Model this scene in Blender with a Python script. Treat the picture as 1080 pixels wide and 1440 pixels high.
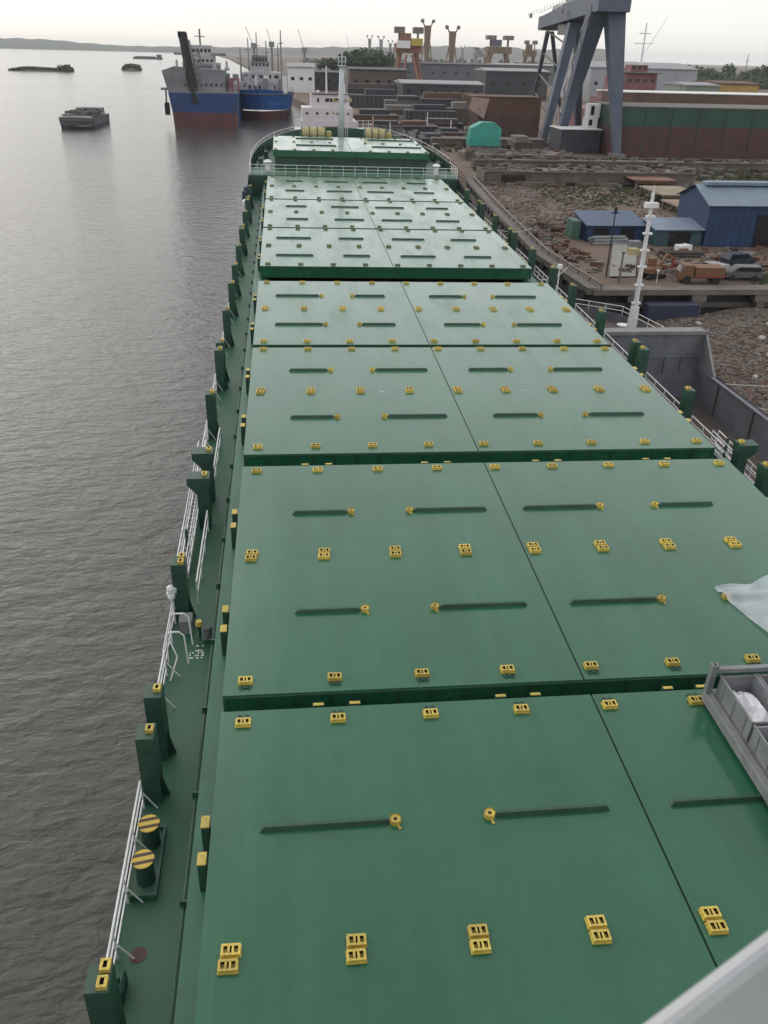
import bpy, math, random
import numpy as np
from mathutils import Matrix, Vector
random.seed(7); RNG=np.random.default_rng(7)
R_=math.radians
for o in list(bpy.data.objects): bpy.data.objects.remove(o)
SC=bpy.context.scene; COL=SC.collection

# ---------------------------------------------------------------- camera
# solved from the container sockets (2.5 m grid) on the hatch plane; ship frame: X starboard, Y bow, Z up, hatch top = 0
F_PX,PITCH,ROLL,YAW=1182.046,R_(29.96782),R_(2.32113),R_(7.21903)
CS=np.array([-8.600,0.0,16.028])
cy_,sy_=math.cos(YAW),math.sin(YAW)
fw=np.array([sy_*math.cos(PITCH),cy_*math.cos(PITCH),-math.sin(PITCH)])
rt0=np.array([cy_,-sy_,0.0]); up0=np.cross(rt0,fw)
rt=rt0*math.cos(ROLL)+up0*math.sin(ROLL); up=-rt0*math.sin(ROLL)+up0*math.cos(ROLL)
# true vertical in the ship frame: ship trimmed 1.5 deg by the stern, 0.55 deg heel
RW=np.array([[9.99953293e-01,0.0,9.66497850e-03],[2.48302301e-04,9.99669934e-01,-2.56897316e-02],[-9.66178842e-03,2.56909315e-02,9.99623242e-01]])
H0=10.0; OW=np.array([0,0,H0]); CW=RW@CS+OW
SHIP=Matrix([list(RW[0])+[0],list(RW[1])+[0],list(RW[2])+[H0],[0,0,0,1]])
cam=bpy.data.cameras.new('camera'); camo=bpy.data.objects.new('camera',cam); COL.objects.link(camo)
a,b,c_=RW@rt,RW@up,-(RW@fw)
camo.matrix_world=Matrix([[a[0],b[0],c_[0],CW[0]],[a[1],b[1],c_[1],CW[1]],[a[2],b[2],c_[2],CW[2]],[0,0,0,1]])
cam.sensor_fit='VERTICAL'; cam.sensor_height=36; cam.lens=F_PX/1440*36
cam.clip_start=0.1; cam.clip_end=40000
cam.dof.use_dof=True; cam.dof.focus_distance=45; cam.dof.aperture_fstop=cam.lens/6.0
SC.camera=camo
# ---------------------------------------------------------------- sky, sun, exposure (bright overcast)
SUN_EL,SUN_AZ=R_(32),R_(-40)     # azimuth from +Y towards +X
wd=bpy.data.worlds.new('World'); SC.world=wd; wd.use_nodes=True
nt=wd.node_tree; nt.nodes.clear()
sky=nt.nodes.new('ShaderNodeTexSky'); sky.sky_type='NISHITA'; sky.sun_disc=False
sky.sun_elevation=SUN_EL; sky.sun_rotation=SUN_AZ; sky.dust_density=1.5; sky.air_density=1; sky.ozone_density=1
sc=nt.nodes.new('ShaderNodeVectorMath'); sc.operation='SCALE'; sc.inputs['Scale'].default_value=0.10
mx=nt.nodes.new('ShaderNodeMix'); mx.data_type='RGBA'; mx.inputs['Factor'].default_value=0.72
mx.inputs[7].default_value=(0.99,0.975,0.955,1)
bg=nt.nodes.new('ShaderNodeBackground'); bg.inputs['Strength'].default_value=1.0
wo=nt.nodes.new('ShaderNodeOutputWorld')
nt.links.new(sky.outputs[0],sc.inputs[0]); nt.links.new(sc.outputs[0],mx.inputs[6]); nt.links.new(mx.outputs[2],bg.inputs[0]); nt.links.new(bg.outputs[0],wo.inputs[0])
sl=bpy.data.lights.new('sun','SUN'); sl.energy=0.6; sl.angle=R_(60); sl.color=(1,0.95,0.86)
so=bpy.data.objects.new('sun',sl); COL.objects.link(so); so.location=(-60,60,90)
sd=Vector((math.sin(SUN_AZ)*math.cos(SUN_EL),math.cos(SUN_AZ)*math.cos(SUN_EL),math.sin(SUN_EL)))
so.rotation_euler=sd.to_track_quat('Z','Y').to_euler()
SC.view_settings.view_transform='Standard'; SC.view_settings.look='None'; SC.view_settings.exposure=0.32; SC.view_settings.gamma=1.0
SC.view_settings.use_curve_mapping=False
SC.render.engine='CYCLES'
try: SC.cycles.volume_step_rate=1; SC.cycles.max_bounces=8; SC.cycles.volume_bounces=1
except Exception: pass

# ---------------------------------------------------------------- pixel -> place helpers (photo pixels, 1080x1440)
def _ray(x,y): return RW@(fw+(x-540)/F_PX*rt-(y-720)/F_PX*up)
def G(x,y,z=3.3):
    d=_ray(x,y); return CW+d*((z-CW[2])/d[2])
def PY(x,y,Y):
    d=_ray(x,y); return CW+d*((Y-CW[1])/d[1])

# ---------------------------------------------------------------- materials
def _n(nt,t,**k):
    n=nt.nodes.new(t)
    for a,v in k.items(): setattr(n,a,v)
    return n
MATS={}
def paint(name,col,rough=0.5,var=0.25,scale=0.6,metal=0.0,dirt=None,dirtamt=0.0,streak=0.0,bump=0.0,bscale=6.0,spec=0.5,dscale=1.3):
    if name in MATS: return MATS[name]
    m=bpy.data.materials.new(name); m.use_nodes=True; MATS[name]=m
    nt=m.node_tree; p=nt.nodes['Principled BSDF']; L=nt.links.new
    tc=_n(nt,'ShaderNodeTexCoord')
    n1=_n(nt,'ShaderNodeTexNoise'); n1.inputs['Scale'].default_value=scale; n1.inputs['Detail'].default_value=6; n1.inputs['Roughness'].default_value=0.6
    L(tc.outputs['Object'],n1.inputs['Vector'])
    r=_n(nt,'ShaderNodeMapRange'); r.inputs[1].default_value=0.3; r.inputs[2].default_value=0.7; r.inputs[3].default_value=1-var; r.inputs[4].default_value=1+var
    L(n1.outputs[0],r.inputs[0])
    mul=_n(nt,'ShaderNodeVectorMath',operation='SCALE'); mul.inputs[0].default_value=col[:3]; L(r.outputs[0],mul.inputs['Scale'])
    out=mul.outputs[0]
    if dirtamt>0:
        mp=_n(nt,'ShaderNodeMapping'); mp.inputs['Scale'].default_value=(1,1,1-0.85*streak)
        L(tc.outputs['Object'],mp.inputs[0])
        n2=_n(nt,'ShaderNodeTexNoise'); n2.inputs['Scale'].default_value=dscale; n2.inputs['Detail'].default_value=8; n2.inputs['Roughness'].default_value=0.65
        L(mp.outputs[0],n2.inputs['Vector'])
        r2=_n(nt,'ShaderNodeMapRange'); r2.inputs[1].default_value=0.48; r2.inputs[2].default_value=0.72; r2.inputs[3].default_value=0; r2.inputs[4].default_value=dirtamt
        L(n2.outputs[0],r2.inputs[0])
        mi=_n(nt,'ShaderNodeMix',data_type='RGBA'); L(r2.outputs[0],mi.inputs['Factor']); L(out,mi.inputs[6]); mi.inputs[7].default_value=tuple(dirt or (0.06,0.04,0.03))+(1,)
        out=mi.outputs[2]
    if name in ('yellow_paint','dark_green_paint','dull_yellow_green'):
        oi=_n(nt,'ShaderNodeObjectInfo'); ro=_n(nt,'ShaderNodeMapRange'); ro.inputs[3].default_value=0.72; ro.inputs[4].default_value=1.08; L(oi.outputs['Random'],ro.inputs[0])
        sv=_n(nt,'ShaderNodeVectorMath',operation='SCALE'); L(out,sv.inputs[0]); L(ro.outputs[0],sv.inputs['Scale']); out=sv.outputs[0]
    L(out,p.inputs['Base Color'])
    rr=_n(nt,'ShaderNodeMapRange'); rr.inputs[3].default_value=max(0.05,rough-0.12); rr.inputs[4].default_value=min(1,rough+0.12)
    L(n1.outputs[0],rr.inputs[0]); L(rr.outputs[0],p.inputs['Roughness'])
    p.inputs['Metallic'].default_value=metal; p.inputs['Specular IOR Level'].default_value=spec
    if bump>0:
        n3=_n(nt,'ShaderNodeTexNoise'); n3.inputs['Scale'].default_value=bscale; n3.inputs['Detail'].default_value=5
        L(tc.outputs['Object'],n3.inputs['Vector'])
        bp=_n(nt,'ShaderNodeBump'); bp.inputs['Strength'].default_value=0.6; bp.inputs['Distance'].default_value=bump
        L(n3.outputs[0],bp.inputs['Height']); L(bp.outputs[0],p.inputs['Normal'])
    return m
def hatch_paint():
    m=bpy.data.materials.new('hatch_green'); m.use_nodes=True; MATS['hatch_green']=m
    nt=m.node_tree; p=nt.nodes['Principled BSDF']; L=nt.links.new
    tc=_n(nt,'ShaderNodeTexCoord')
    def noise(scale,sx=1,sy=1,det=5,ro=0.55,loc=(0,0,0)):
        mp=_n(nt,'ShaderNodeMapping'); mp.inputs['Scale'].default_value=(sx,sy,1); mp.inputs['Location'].default_value=loc; L(tc.outputs['Object'],mp.inputs[0])
        n=_n(nt,'ShaderNodeTexNoise'); n.inputs['Scale'].default_value=scale; n.inputs['Detail'].default_value=det; n.inputs['Roughness'].default_value=ro
        L(mp.outputs[0],n.inputs['Vector']); return n.outputs[0]
    big=noise(0.16); fine=noise(2.2,det=7,ro=0.7); stripe=noise(1.1,1,0.06,4); wet=noise(0.5,1,0.35,4,loc=(5,3,0))
    br=_n(nt,'ShaderNodeTexBrick'); mp=_n(nt,'ShaderNodeMapping'); mp.inputs['Rotation'].default_value=(0,0,R_(90)); L(tc.outputs['Object'],mp.inputs[0]); L(mp.outputs[0],br.inputs[0])  # plate strips: buckle reflections painted in as tone, weld seams between
    br.inputs['Color1'].default_value=(0.45,0.45,0.45,1); br.inputs['Color2'].default_value=(0.55,0.55,0.55,1); br.inputs['Mortar'].default_value=(0.40,0.40,0.40,1)
    br.inputs['Scale'].default_value=1; br.inputs['Brick Width'].default_value=13.0; br.inputs['Row Height'].default_value=1.05; br.inputs['Mortar Size'].default_value=0.006; br.offset=0.37
    def ma(op,a,b):
        n=_n(nt,'ShaderNodeMath',operation=op)
        for i,v in enumerate((a,b)):
            if isinstance(v,(int,float)): n.inputs[i].default_value=v
            else: L(v,n.inputs[i])
        return n.outputs[0]
    s=ma('ADD',ma('MULTIPLY',big,0.5),ma('ADD',ma('MULTIPLY',stripe,0.3),ma('MULTIPLY',fine,0.2)))
    s=ma('ADD',s,ma('MULTIPLY',ma('SUBTRACT',br.outputs[0],0.5),0.55))
    cr=_n(nt,'ShaderNodeValToRGB'); L(s,cr.inputs[0])
    cr.color_ramp.elements[0].position=0.34; cr.color_ramp.elements[0].color=(0.009,0.080,0.038,1)
    cr.color_ramp.elements[1].position=0.68; cr.color_ramp.elements[1].color=(0.022,0.128,0.064,1)
    L(cr.outputs[0],p.inputs['Base Color'])
    r=_n(nt,'ShaderNodeMapRange'); r.inputs[1].default_value=0.35; r.inputs[2].default_value=0.65; r.inputs[3].default_value=0.22; r.inputs[4].default_value=0.42
    L(ma('ADD',ma('MULTIPLY',wet,0.7),ma('MULTIPLY',fine,0.3)),r.inputs[0]); L(r.outputs[0],p.inputs['Roughness'])
    bp=_n(nt,'ShaderNodeBump'); bp.inputs['Strength'].default_value=0.35; bp.inputs['Distance'].default_value=0.012
    L(noise(0.9,1,0.5,3),bp.inputs['Height']); L(bp.outputs[0],p.inputs['Normal'])
    p.inputs['Coat Weight'].default_value=1.0; p.inputs['Coat IOR'].default_value=1.47; p.inputs['Sheen Weight'].default_value=0.34; p.inputs['Sheen Roughness'].default_value=0.35; p.inputs['Sheen Tint'].default_value=(0.9,1,0.93,1); p.inputs['Specular IOR Level'].default_value=0.08
    L(bp.outputs[0],p.inputs['Coat Normal'])
    mp2=_n(nt,'ShaderNodeMapping'); mp2.inputs['Rotation'].default_value=(0,0,R_(38)); mp2.inputs['Scale'].default_value=(1.0,0.22,1); L(tc.outputs['Object'],mp2.inputs[0])
    ns=_n(nt,'ShaderNodeTexNoise'); ns.inputs['Scale'].default_value=0.75; ns.inputs['Detail'].default_value=6; ns.inputs['Roughness'].default_value=0.62; L(mp2.outputs[0],ns.inputs['Vector'])
    rs=_n(nt,'ShaderNodeMapRange'); rs.inputs[1].default_value=0.36; rs.inputs[2].default_value=0.66; rs.inputs[3].default_value=0.07; rs.inputs[4].default_value=0.34; L(ns.outputs[0],rs.inputs[0]); L(rs.outputs[0],p.inputs['Coat Roughness'])
    # scuffs: sparse scratches and grime with their own shapes
    sm=noise(0.33,1,1,9,0.72,loc=(11,4,0)); rg=_n(nt,'ShaderNodeMapRange'); rg.inputs[1].default_value=0.56; rg.inputs[2].default_value=0.76; rg.inputs[3].default_value=0; rg.inputs[4].default_value=0.5; L(sm,rg.inputs[0])
    gm=_n(nt,'ShaderNodeMix',data_type='RGBA'); L(rg.outputs[0],gm.inputs['Factor']); L(cr.outputs[0],gm.inputs[6]); gm.inputs[7].default_value=(0.022,0.062,0.042,1)
    sc1=noise(3.2,1,0.025,3,0.5,loc=(2,9,0)); rk_=_n(nt,'ShaderNodeMapRange'); rk_.inputs[1].default_value=0.70; rk_.inputs[2].default_value=0.78; rk_.inputs[3].default_value=0; rk_.inputs[4].default_value=0.35; L(sc1,rk_.inputs[0])
    gm2=_n(nt,'ShaderNodeMix',data_type='RGBA'); L(rk_.outputs[0],gm2.inputs['Factor']); L(gm.outputs[2],gm2.inputs[6]); gm2.inputs[7].default_value=(0.09,0.19,0.14,1); L(gm2.outputs[2],p.inputs['Base Color'])
    return m
def water_mat():
    m=bpy.data.materials.new('river_water'); m.use_nodes=True
    nt=m.node_tree; p=nt.nodes['Principled BSDF']; L=nt.links.new
    tc=_n(nt,'ShaderNodeTexCoord')
    def noise(scale,rot,sx,sy,det,ro,dist=0.0):
        mp=_n(nt,'ShaderNodeMapping'); mp.inputs['Rotation'].default_value=(0,0,R_(rot)); mp.inputs['Scale'].default_value=(sx,sy,1); L(tc.outputs['Object'],mp.inputs[0])
        n=_n(nt,'ShaderNodeTexNoise'); n.inputs['Scale'].default_value=scale; n.inputs['Detail'].default_value=det; n.inputs['Roughness'].default_value=ro; n.inputs['Distortion'].default_value=dist
        L(mp.outputs[0],n.inputs['Vector']); return n.outputs[0]
    b1=_n(nt,'ShaderNodeBump'); b1.inputs['Distance'].default_value=0.2; b1.inputs['Strength'].default_value=1.0; L(noise(0.55,-24,0.5,1.0,3,0.5,0.25),b1.inputs['Height'])
    b2=_n(nt,'ShaderNodeBump'); b2.inputs['Distance'].default_value=0.12; b2.inputs['Strength'].default_value=1.0; L(noise(1.7,-15,0.55,1.0,3,0.55,0.3),b2.inputs['Height']); L(b1.outputs[0],b2.inputs['Normal'])
    L(b2.outputs[0],p.inputs['Normal'])
    big=noise(0.012,-10,0.3,1.0,4,0.55)
    cr=_n(nt,'ShaderNodeValToRGB'); L(big,cr.inputs[0])
    cr.color_ramp.elements[0].position=0.3; cr.color_ramp.elements[0].color=(0.062,0.060,0.054,1)
    cr.color_ramp.elements[1].position=0.7; cr.color_ramp.elements[1].color=(0.082,0.080,0.072,1)
    L(cr.outputs[0],p.inputs['Base Color'])
    r=_n(nt,'ShaderNodeMapRange'); r.inputs[3].default_value=0.08; r.inputs[4].default_value=0.2; L(big,r.inputs[0]); L(r.outputs[0],p.inputs['Roughness'])
    p.inputs['IOR'].default_value=1.333
    return m
def sheet_mat(name,col,alpha):
    m=bpy.data.materials.new(name); m.use_nodes=True; MATS[name]=m
    nt=m.node_tree; p=nt.nodes['Principled BSDF']; L=nt.links.new
    p.inputs['Base Color'].default_value=tuple(col)+(1,); p.inputs['Roughness'].default_value=0.35
    tc=_n(nt,'ShaderNodeTexCoord'); n=_n(nt,'ShaderNodeTexNoise'); n.inputs['Scale'].default_value=1.6; n.inputs['Detail'].default_value=3; n.inputs['Distortion'].default_value=0.6
    L(tc.outputs['Object'],n.inputs['Vector'])
    if alpha<1:
        r=_n(nt,'ShaderNodeMapRange'); r.inputs[1].default_value=0.3; r.inputs[2].default_value=0.7; r.inputs[3].default_value=alpha-0.1; r.inputs[4].default_value=alpha+0.1
        L(n.outputs[0],r.inputs[0]); L(r.outputs[0],p.inputs['Alpha'])
    b=_n(nt,'ShaderNodeBump'); b.inputs['Distance'].default_value=0.04; b.inputs['Strength'].default_value=0.8; L(n.outputs[0],b.inputs['Height']); L(b.outputs[0],p.inputs['Normal'])
    return m
HG=hatch_paint()
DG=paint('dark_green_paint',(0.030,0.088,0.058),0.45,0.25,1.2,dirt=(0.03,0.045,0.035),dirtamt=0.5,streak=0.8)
SG=paint('deep_green_paint',(0.020,0.066,0.042),0.5,0.25,1.0,dirt=(0.02,0.03,0.025),dirtamt=0.5,streak=0.8)  # darker green paint shared by bars, fittings and cross beams
DECK=paint('deck_green',(0.016,0.09,0.048),0.5,0.3,0.5,dirt=(0.03,0.05,0.038),dirtamt=0.5,dscale=0.5)
COAM=paint('coaming_green',(0.022,0.115,0.065),0.42,0.2,0.9,dirt=(0.03,0.07,0.05),dirtamt=0.4)
HULLM=paint('hull_dark',(0.02,0.035,0.03),0.5,0.3,0.6)
YELG=paint('dull_yellow_green',(0.15,0.17,0.07),0.6,0.3,9)  # far sockets: yellow dulled to green, their shadow mixed into the colour
YEL=paint('yellow_paint',(0.60,0.46,0.085),0.5,0.25,9,dirt=(0.20,0.10,0.03),dirtamt=0.8,dscale=16)
HOLE=paint('hole_dark',(0.030,0.014,0.008),0.8,0.3,9)
WHT=paint('white_paint',(0.72,0.72,0.72),0.45,0.1,2,dirt=(0.35,0.3,0.25),dirtamt=0.35,dscale=3)
GREYP=paint('grey_paint',(0.20,0.21,0.22),0.55,0.2,2,dirt=(0.14,0.13,0.12),dirtamt=0.6,dscale=3)
CREAM=paint('rope_cream',(0.42,0.36,0.19),0.85,0.3,6)
BLACK=paint('black_rubber',(0.02,0.02,0.02),0.8,0.3,3)
STEEL=paint('worn_steel',(0.16,0.15,0.14),0.6,0.3,2,dirt=(0.12,0.06,0.03),dirtamt=0.6)
RUST=paint('rust',(0.115,0.062,0.045),0.8,0.35,1.2,dirt=(0.08,0.05,0.04),dirtamt=0.6)
CONC=paint('concrete',(0.155,0.14,0.13),0.9,0.22,0.5,dirt=(0.11,0.10,0.085),dirtamt=0.7,streak=0.5,bump=0.03)
BLUEG=paint('crane_blue_grey',(0.095,0.12,0.165),0.6,0.2,0.3,dirt=(0.10,0.10,0.11),dirtamt=0.5,streak=0.8,dscale=0.5)
GLASS=paint('window_dark',(0.02,0.022,0.026),0.15,0.1,1)

# ---------------------------------------------------------------- mesh helpers
class MB:
    def __init__(s): s.v=[]; s.f=[]; s.m=[]
    def add(s,vs,fs,mi=0):
        b=len(s.v); s.v+=[tuple(map(float,q)) for q in vs]; s.f+=[tuple(b+i for i in f) for f in fs]; s.m+=[mi]*len(fs); return s
    def box(s,x0,x1,y0,y1,z0,z1,mi=0,bev=0.0):
        if bev<=0:
            return s.add([(x0,y0,z0),(x1,y0,z0),(x1,y1,z0),(x0,y1,z0),(x0,y0,z1),(x1,y0,z1),(x1,y1,z1),(x0,y1,z1)],[(3,2,1,0),(4,5,6,7),(0,1,5,4),(1,2,6,5),(2,3,7,6),(3,0,4,7)],mi)
        e=bev
        return s.add([(x0,y0,z0),(x1,y0,z0),(x1,y1,z0),(x0,y1,z0),(x0,y0,z1-e),(x1,y0,z1-e),(x1,y1,z1-e),(x0,y1,z1-e),(x0+e,y0+e,z1),(x1-e,y0+e,z1),(x1-e,y1-e,z1),(x0+e,y1-e,z1)],
          [(3,2,1,0),(0,1,5,4),(1,2,6,5),(2,3,7,6),(3,0,4,7),(4,5,9,8),(5,6,10,9),(6,7,11,10),(7,4,8,11),(8,9,10,11)],mi)
    def cb(s,c,d,mi=0,rz=0.0,bev=0.0):
        k=len(s.v); s.box(-d[0]/2,d[0]/2,-d[1]/2,d[1]/2,0,d[2],mi,bev); C,S=math.cos(rz),math.sin(rz)
        for i in range(k,len(s.v)):
            x,y,z=s.v[i]; s.v[i]=(c[0]+x*C-y*S,c[1]+x*S+y*C,c[2]+z)
        return s
    def cyl(s,p0,p1,r0,r1=None,n=10,mi=0,cap=True,capmi=None):
        r1=r0 if r1 is None else r1; p0=Vector(p0); p1=Vector(p1); d=(p1-p0)
        if d.length<1e-6: return s
        d.normalize(); u=d.orthogonal().normalized(); w=d.cross(u); vs=[]
        for p,r in ((p0,r0),(p1,r1)):
            for i in range(n):
                t=2*math.pi*i/n; vs.append(p+u*(r*math.cos(t))+w*(r*math.sin(t)))
        s.add(vs,[(i,(i+1)%n,n+(i+1)%n,n+i) for i in range(n)],mi)
        if cap:
            b=len(s.v)-2*n; s.f+=[tuple(b+i for i in range(n))[::-1],tuple(b+n+i for i in range(n))]; s.m+=[mi,mi if capmi is None else capmi]
        return s
    def bar(s,p0,p1,w,h=None,mi=0,upv=(0,0,1)):
        h=w if h is None else h; p0=Vector(p0); p1=Vector(p1); d=(p1-p0).normalized(); U=Vector(upv)
        if abs(d.dot(U))>0.99: U=Vector((0,1,0))
        sx=d.cross(U).normalized()*(w/2); uu=sx.cross(d).normalized()*(h/2); vs=[]
        for p in (p0,p1): vs+=[p-sx-uu,p+sx-uu,p+sx+uu,p-sx+uu]
        return s.add(vs,[(0,1,2,3)[::-1],(4,5,6,7),(0,1,5,4),(1,2,6,5),(2,3,7,6),(3,0,4,7)],mi)
    def taper(s,p0,p1,w0,h0,w1,h1,mi=0):
        k=len(s.v); vs=[]
        for p,w,h in ((p0,w0,h0),(p1,w1,h1)):
            vs+=[(p[0]-w/2,p[1]-h/2,p[2]),(p[0]+w/2,p[1]-h/2,p[2]),(p[0]+w/2,p[1]+h/2,p[2]),(p[0]-w/2,p[1]+h/2,p[2])]
        return s.add(vs,[(3,2,1,0),(4,5,6,7),(0,1,5,4),(1,2,6,5),(2,3,7,6),(3,0,4,7)],mi)
    def tube(s,pts,r,n=6,mi=0):
        for a,b in zip(pts[:-1],pts[1:]): s.cyl(a,b,r,r,n,mi)
        return s
    def prism(s,poly,z0,z1,mi=0,topmi=None):
        n=len(poly); vs=[(x,y,z0) for x,y in poly]+[(x,y,z1) for x,y in poly]
        s.add(vs,[(i,(i+1)%n,n+(i+1)%n,n+i) for i in range(n)],mi); b=len(s.v)-2*n
        s.f+=[tuple(b+i for i in range(n))[::-1],tuple(b+n+i for i in range(n))]; s.m+=[mi,mi if topmi is None else topmi]; return s
    def ico(s,c,r,mi=0,jit=0.25,rng=random,sq=(1,1,1)):
        t=1.618; V=[(-1,t,0),(1,t,0),(-1,-t,0),(1,-t,0),(0,-1,t),(0,1,t),(0,-1,-t),(0,1,-t),(t,0,-1),(t,0,1),(-t,0,-1),(-t,0,1)]
        Fc=[(0,11,5),(0,5,1),(0,1,7),(0,7,10),(0,10,11),(1,5,9),(5,11,4),(11,10,2),(10,7,6),(7,1,8),(3,9,4),(3,4,2),(3,2,6),(3,6,8),(3,8,9),(4,9,5),(2,4,11),(6,2,10),(8,6,7),(9,8,1)]
        vs=[]
        for x,y,z in V:
            k=r/1.9*(1+rng.uniform(-jit,jit)); vs.append((c[0]+x*k*sq[0],c[1]+y*k*sq[1],c[2]+z*k*sq[2]))
        return s.add(vs,Fc,mi)
    def mesh(s,name,mats,smooth=False):
        me=bpy.data.meshes.new(name); me.from_pydata(s.v,[],s.f); me.update()
        for m in (mats if isinstance(mats,(list,tuple)) else [mats]): me.materials.append(m)
        if any(s.m): me.polygons.foreach_set('material_index',s.m)
        if smooth: me.polygons.foreach_set('use_smooth',[True]*len(s.f))
        return me
    def build(s,name,mats,parent=None,smooth=False,mat=None):
        return link(name,s.mesh(name,mats,smooth),parent,mat)
def link(name,me,parent=None,mat=None):
    o=bpy.data.objects.new(name,me); COL.objects.link(o)
    if parent is not None: o.parent=parent
    if mat is not None: o.matrix_local=mat
    return o
def tag(o,label=None,cat=None,group=None,kind=None):
    if label: o['label']=label
    if cat: o['category']=cat
    if group: o['group']=group
    if kind: o['kind']=kind
    return o
def thing(name,label,cat,loc=(0,0,0),rz=0,group=None,mat=None):
    o=bpy.data.objects.new(name,None); COL.objects.link(o); o.empty_display_size=0.5
    o.matrix_world=mat if mat is not None else Matrix.Translation(Vector([float(q) for q in loc]))@Matrix.Rotation(rz,4,'Z')
    return tag(o,label,cat,group)
T=lambda x,y,z,rz=0: Matrix.Translation((float(x),float(y),float(z)))@Matrix.Rotation(rz,4,'Z')
def interp(x,pts):
    for (x0,y0),(x1,y1) in zip(pts[:-1],pts[1:]):
        if x<=x1: return y0+(y1-y0)*max(0,(x-x0))/(x1-x0)
    return pts[-1][1]

# ================================================================ SETTING: water, ground, hills
w=MB(); xs=[-14000,-3000,-600,-150,0,150,600,3000,14000]; ys=[-800,-100,100,400,1500,5000,14000]
w.v=[(x,y,0) for y in ys for x in xs]; nx=len(xs)
w.f=[(j*nx+i,j*nx+i+1,(j+1)*nx+i+1,(j+1)*nx+i) for j in range(len(ys)-1) for i in range(nx-1)]; w.m=[0]*len(w.f)
tag(w.build('river_water',water_mat()),kind='structure')
SHORE=[(91.6,25.5),(110,24.5),(150,27),(187,30),(225,33),(262,30),(330,18),(450,4),(600,-8),(1500,-60),(3000,-170),(9000,-700)]
def hill(x,y,seed=0): return math.sin(x*0.011+seed)*0.5+math.sin(x*0.027+y*0.004+1.3*seed)*0.3+math.sin(x*0.061+2*seed)*0.2
GND=paint('yard_ground',(0.135,0.095,0.072),0.95,0.35,0.09,dirt=(0.085,0.08,0.05),dirtamt=0.75,dscale=0.045,bump=0.12,bscale=1.4)
MUD=paint('foreshore_mud',(0.12,0.098,0.08),0.9,0.35,0.25,dirt=(0.05,0.045,0.035),dirtamt=0.6,dscale=0.15,bump=0.1,bscale=2)
def beach_z(X,Y):
    return min(2.6,-0.15+max(0,(X-26.5))*0.075+0.25*math.sin(X*0.7+Y*0.31)*0.5+0.15*math.sin(Y*0.9-X*0.4))
g=MB(); dx=[-4,0.0,0.01,2,4,7,10,14,18,24,30,40,55,80,120,200,400,900,2500,7000]
Ys=[91.6,93,96,100,105,110,116,122,130,140,150,160,170,180,187,200,212,225,240,262,290,330,380,450,520,600,800,1100,1500,2200,3000,5000,9000]
for Y in Ys:
    s0=interp(Y,SHORE)
    for d in dx:
        z=-3.0 if d<=0 else 3.3+(0.10*math.sin((s0+d)*0.5+Y*0.3) if 91.6<Y<200 and 2<d<60 else 0)
        g.v.append((s0+d,Y,z))
nd=len(dx)
g.f=[(j*nd+i,j*nd+i+1,(j+1)*nd+i+1,(j+1)*nd+i) for j in range(len(Ys)-1) for i in range(nd-1)]; g.m=[0]*len(g.f)
tag(g.build('ground',GND),kind='structure')
bch=MB(); bx=[20,24]+[26+1.2*i for i in range(34)]+[80,140,400]; by=[-300,-100,0,20]+[30+1.5*i for i in range(41)]+[91.0]
bch.v=[(x,y,beach_z(x,y) if x>24 else -1.5) for y in by for x in bx]; nb=len(bx)
bch.f=[(j*nb+i,j*nb+i+1,(j+1)*nb+i+1,(j+1)*nb+i) for j in range(len(by)-1) for i in range(nb-1)]; bch.m=[0]*len(bch.f)
tag(bch.build('foreshore',MUD,smooth=True),kind='structure')
HILLM=paint('hill_green',(0.045,0.06,0.04),0.95,0.3,0.004)
def ridge(name,x0,x1,y,hts,depth,n=120):
    h=MB()
    for i in range(n+1):
        t=i/n; x=x0+(x1-x0)*t; z=interp(t,hts)*(1+0.10*hill(x*0.35,0,3)+0.05*math.sin(i*1.7))
        for yy,zz in ((y,-2),(y+depth*0.25,z*0.55),(y+depth*0.5,z),(y+depth,-2)): h.v.append((x,yy+0.08*abs(x),zz))
    h.f=[(i*4+k,(i+1)*4+k,(i+1)*4+k+1,i*4+k+1) for i in range(n) for k in range(3)]; h.m=[0]*len(h.f)
    return tag(h.build(name,HILLM,smooth=True),kind='structure')
ridge('hills',-3300,2600,6900,[(0,75),(0.16,62),(0.25,66),(0.31,48),(0.38,38),(0.43,40),(0.455,54),(0.475,42),(0.53,46),(0.6,62),(0.75,85),(1,100)],900)

# ================================================================ THE CARGO SHIP
ship=thing('cargo_ship','long green cargo ship with rows of yellow container sockets on its hatch covers','cargo ship',mat=SHIP.copy())
DZ=-2.4; HB=12.9
def hb(Y,k=1.0):
    if Y<112: return HB
    t=min(1,(Y-112)/35.0); return max(0.02,HB*(1-t**2.4)**0.5)
hu=MB(); st=[-30,-25,-12,0,30,60,90,109.6]+[112+35*i/14 for i in range(15)]
for Y in st:
    zt=DZ if Y<109.5 else -0.06
    a=hb(Y) if Y>-25 else 11.5
    kk=0 if Y<112 else (Y-112)/35
    hu.v+=[(-a*(0.9-0.5*kk),Y-4*kk,-14),(-a*(1-0.25*kk),Y-2*kk,-9),(-a,Y,zt),(a,Y,zt),(a*(1-0.25*kk),Y-2*kk,-9),(a*(0.9-0.5*kk),Y-4*kk,-14)]
for j in range(len(st)-1):
    for i in (0,1,3,4): hu.f.append((j*6+i,j*6+i+1,(j+1)*6+i+1,(j+1)*6+i)[::-1])
hu.f.append((0,1,2,3,4,5)); hu.m=[0]*len(hu.f)
hu.build('hull',HULLM,ship)
d=MB(); d.box(-HB+0.01,HB-0.01,-29.5,109.55,DZ-0.1,DZ); d.build('main_deck',DECK,ship)
d=MB()
for s in (-1,1): d.box(s*HB-0.06,s*HB+0.06,-25,109.5,DZ,DZ+0.16)
d.build('deck_edge_strip',DG,ship)
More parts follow.
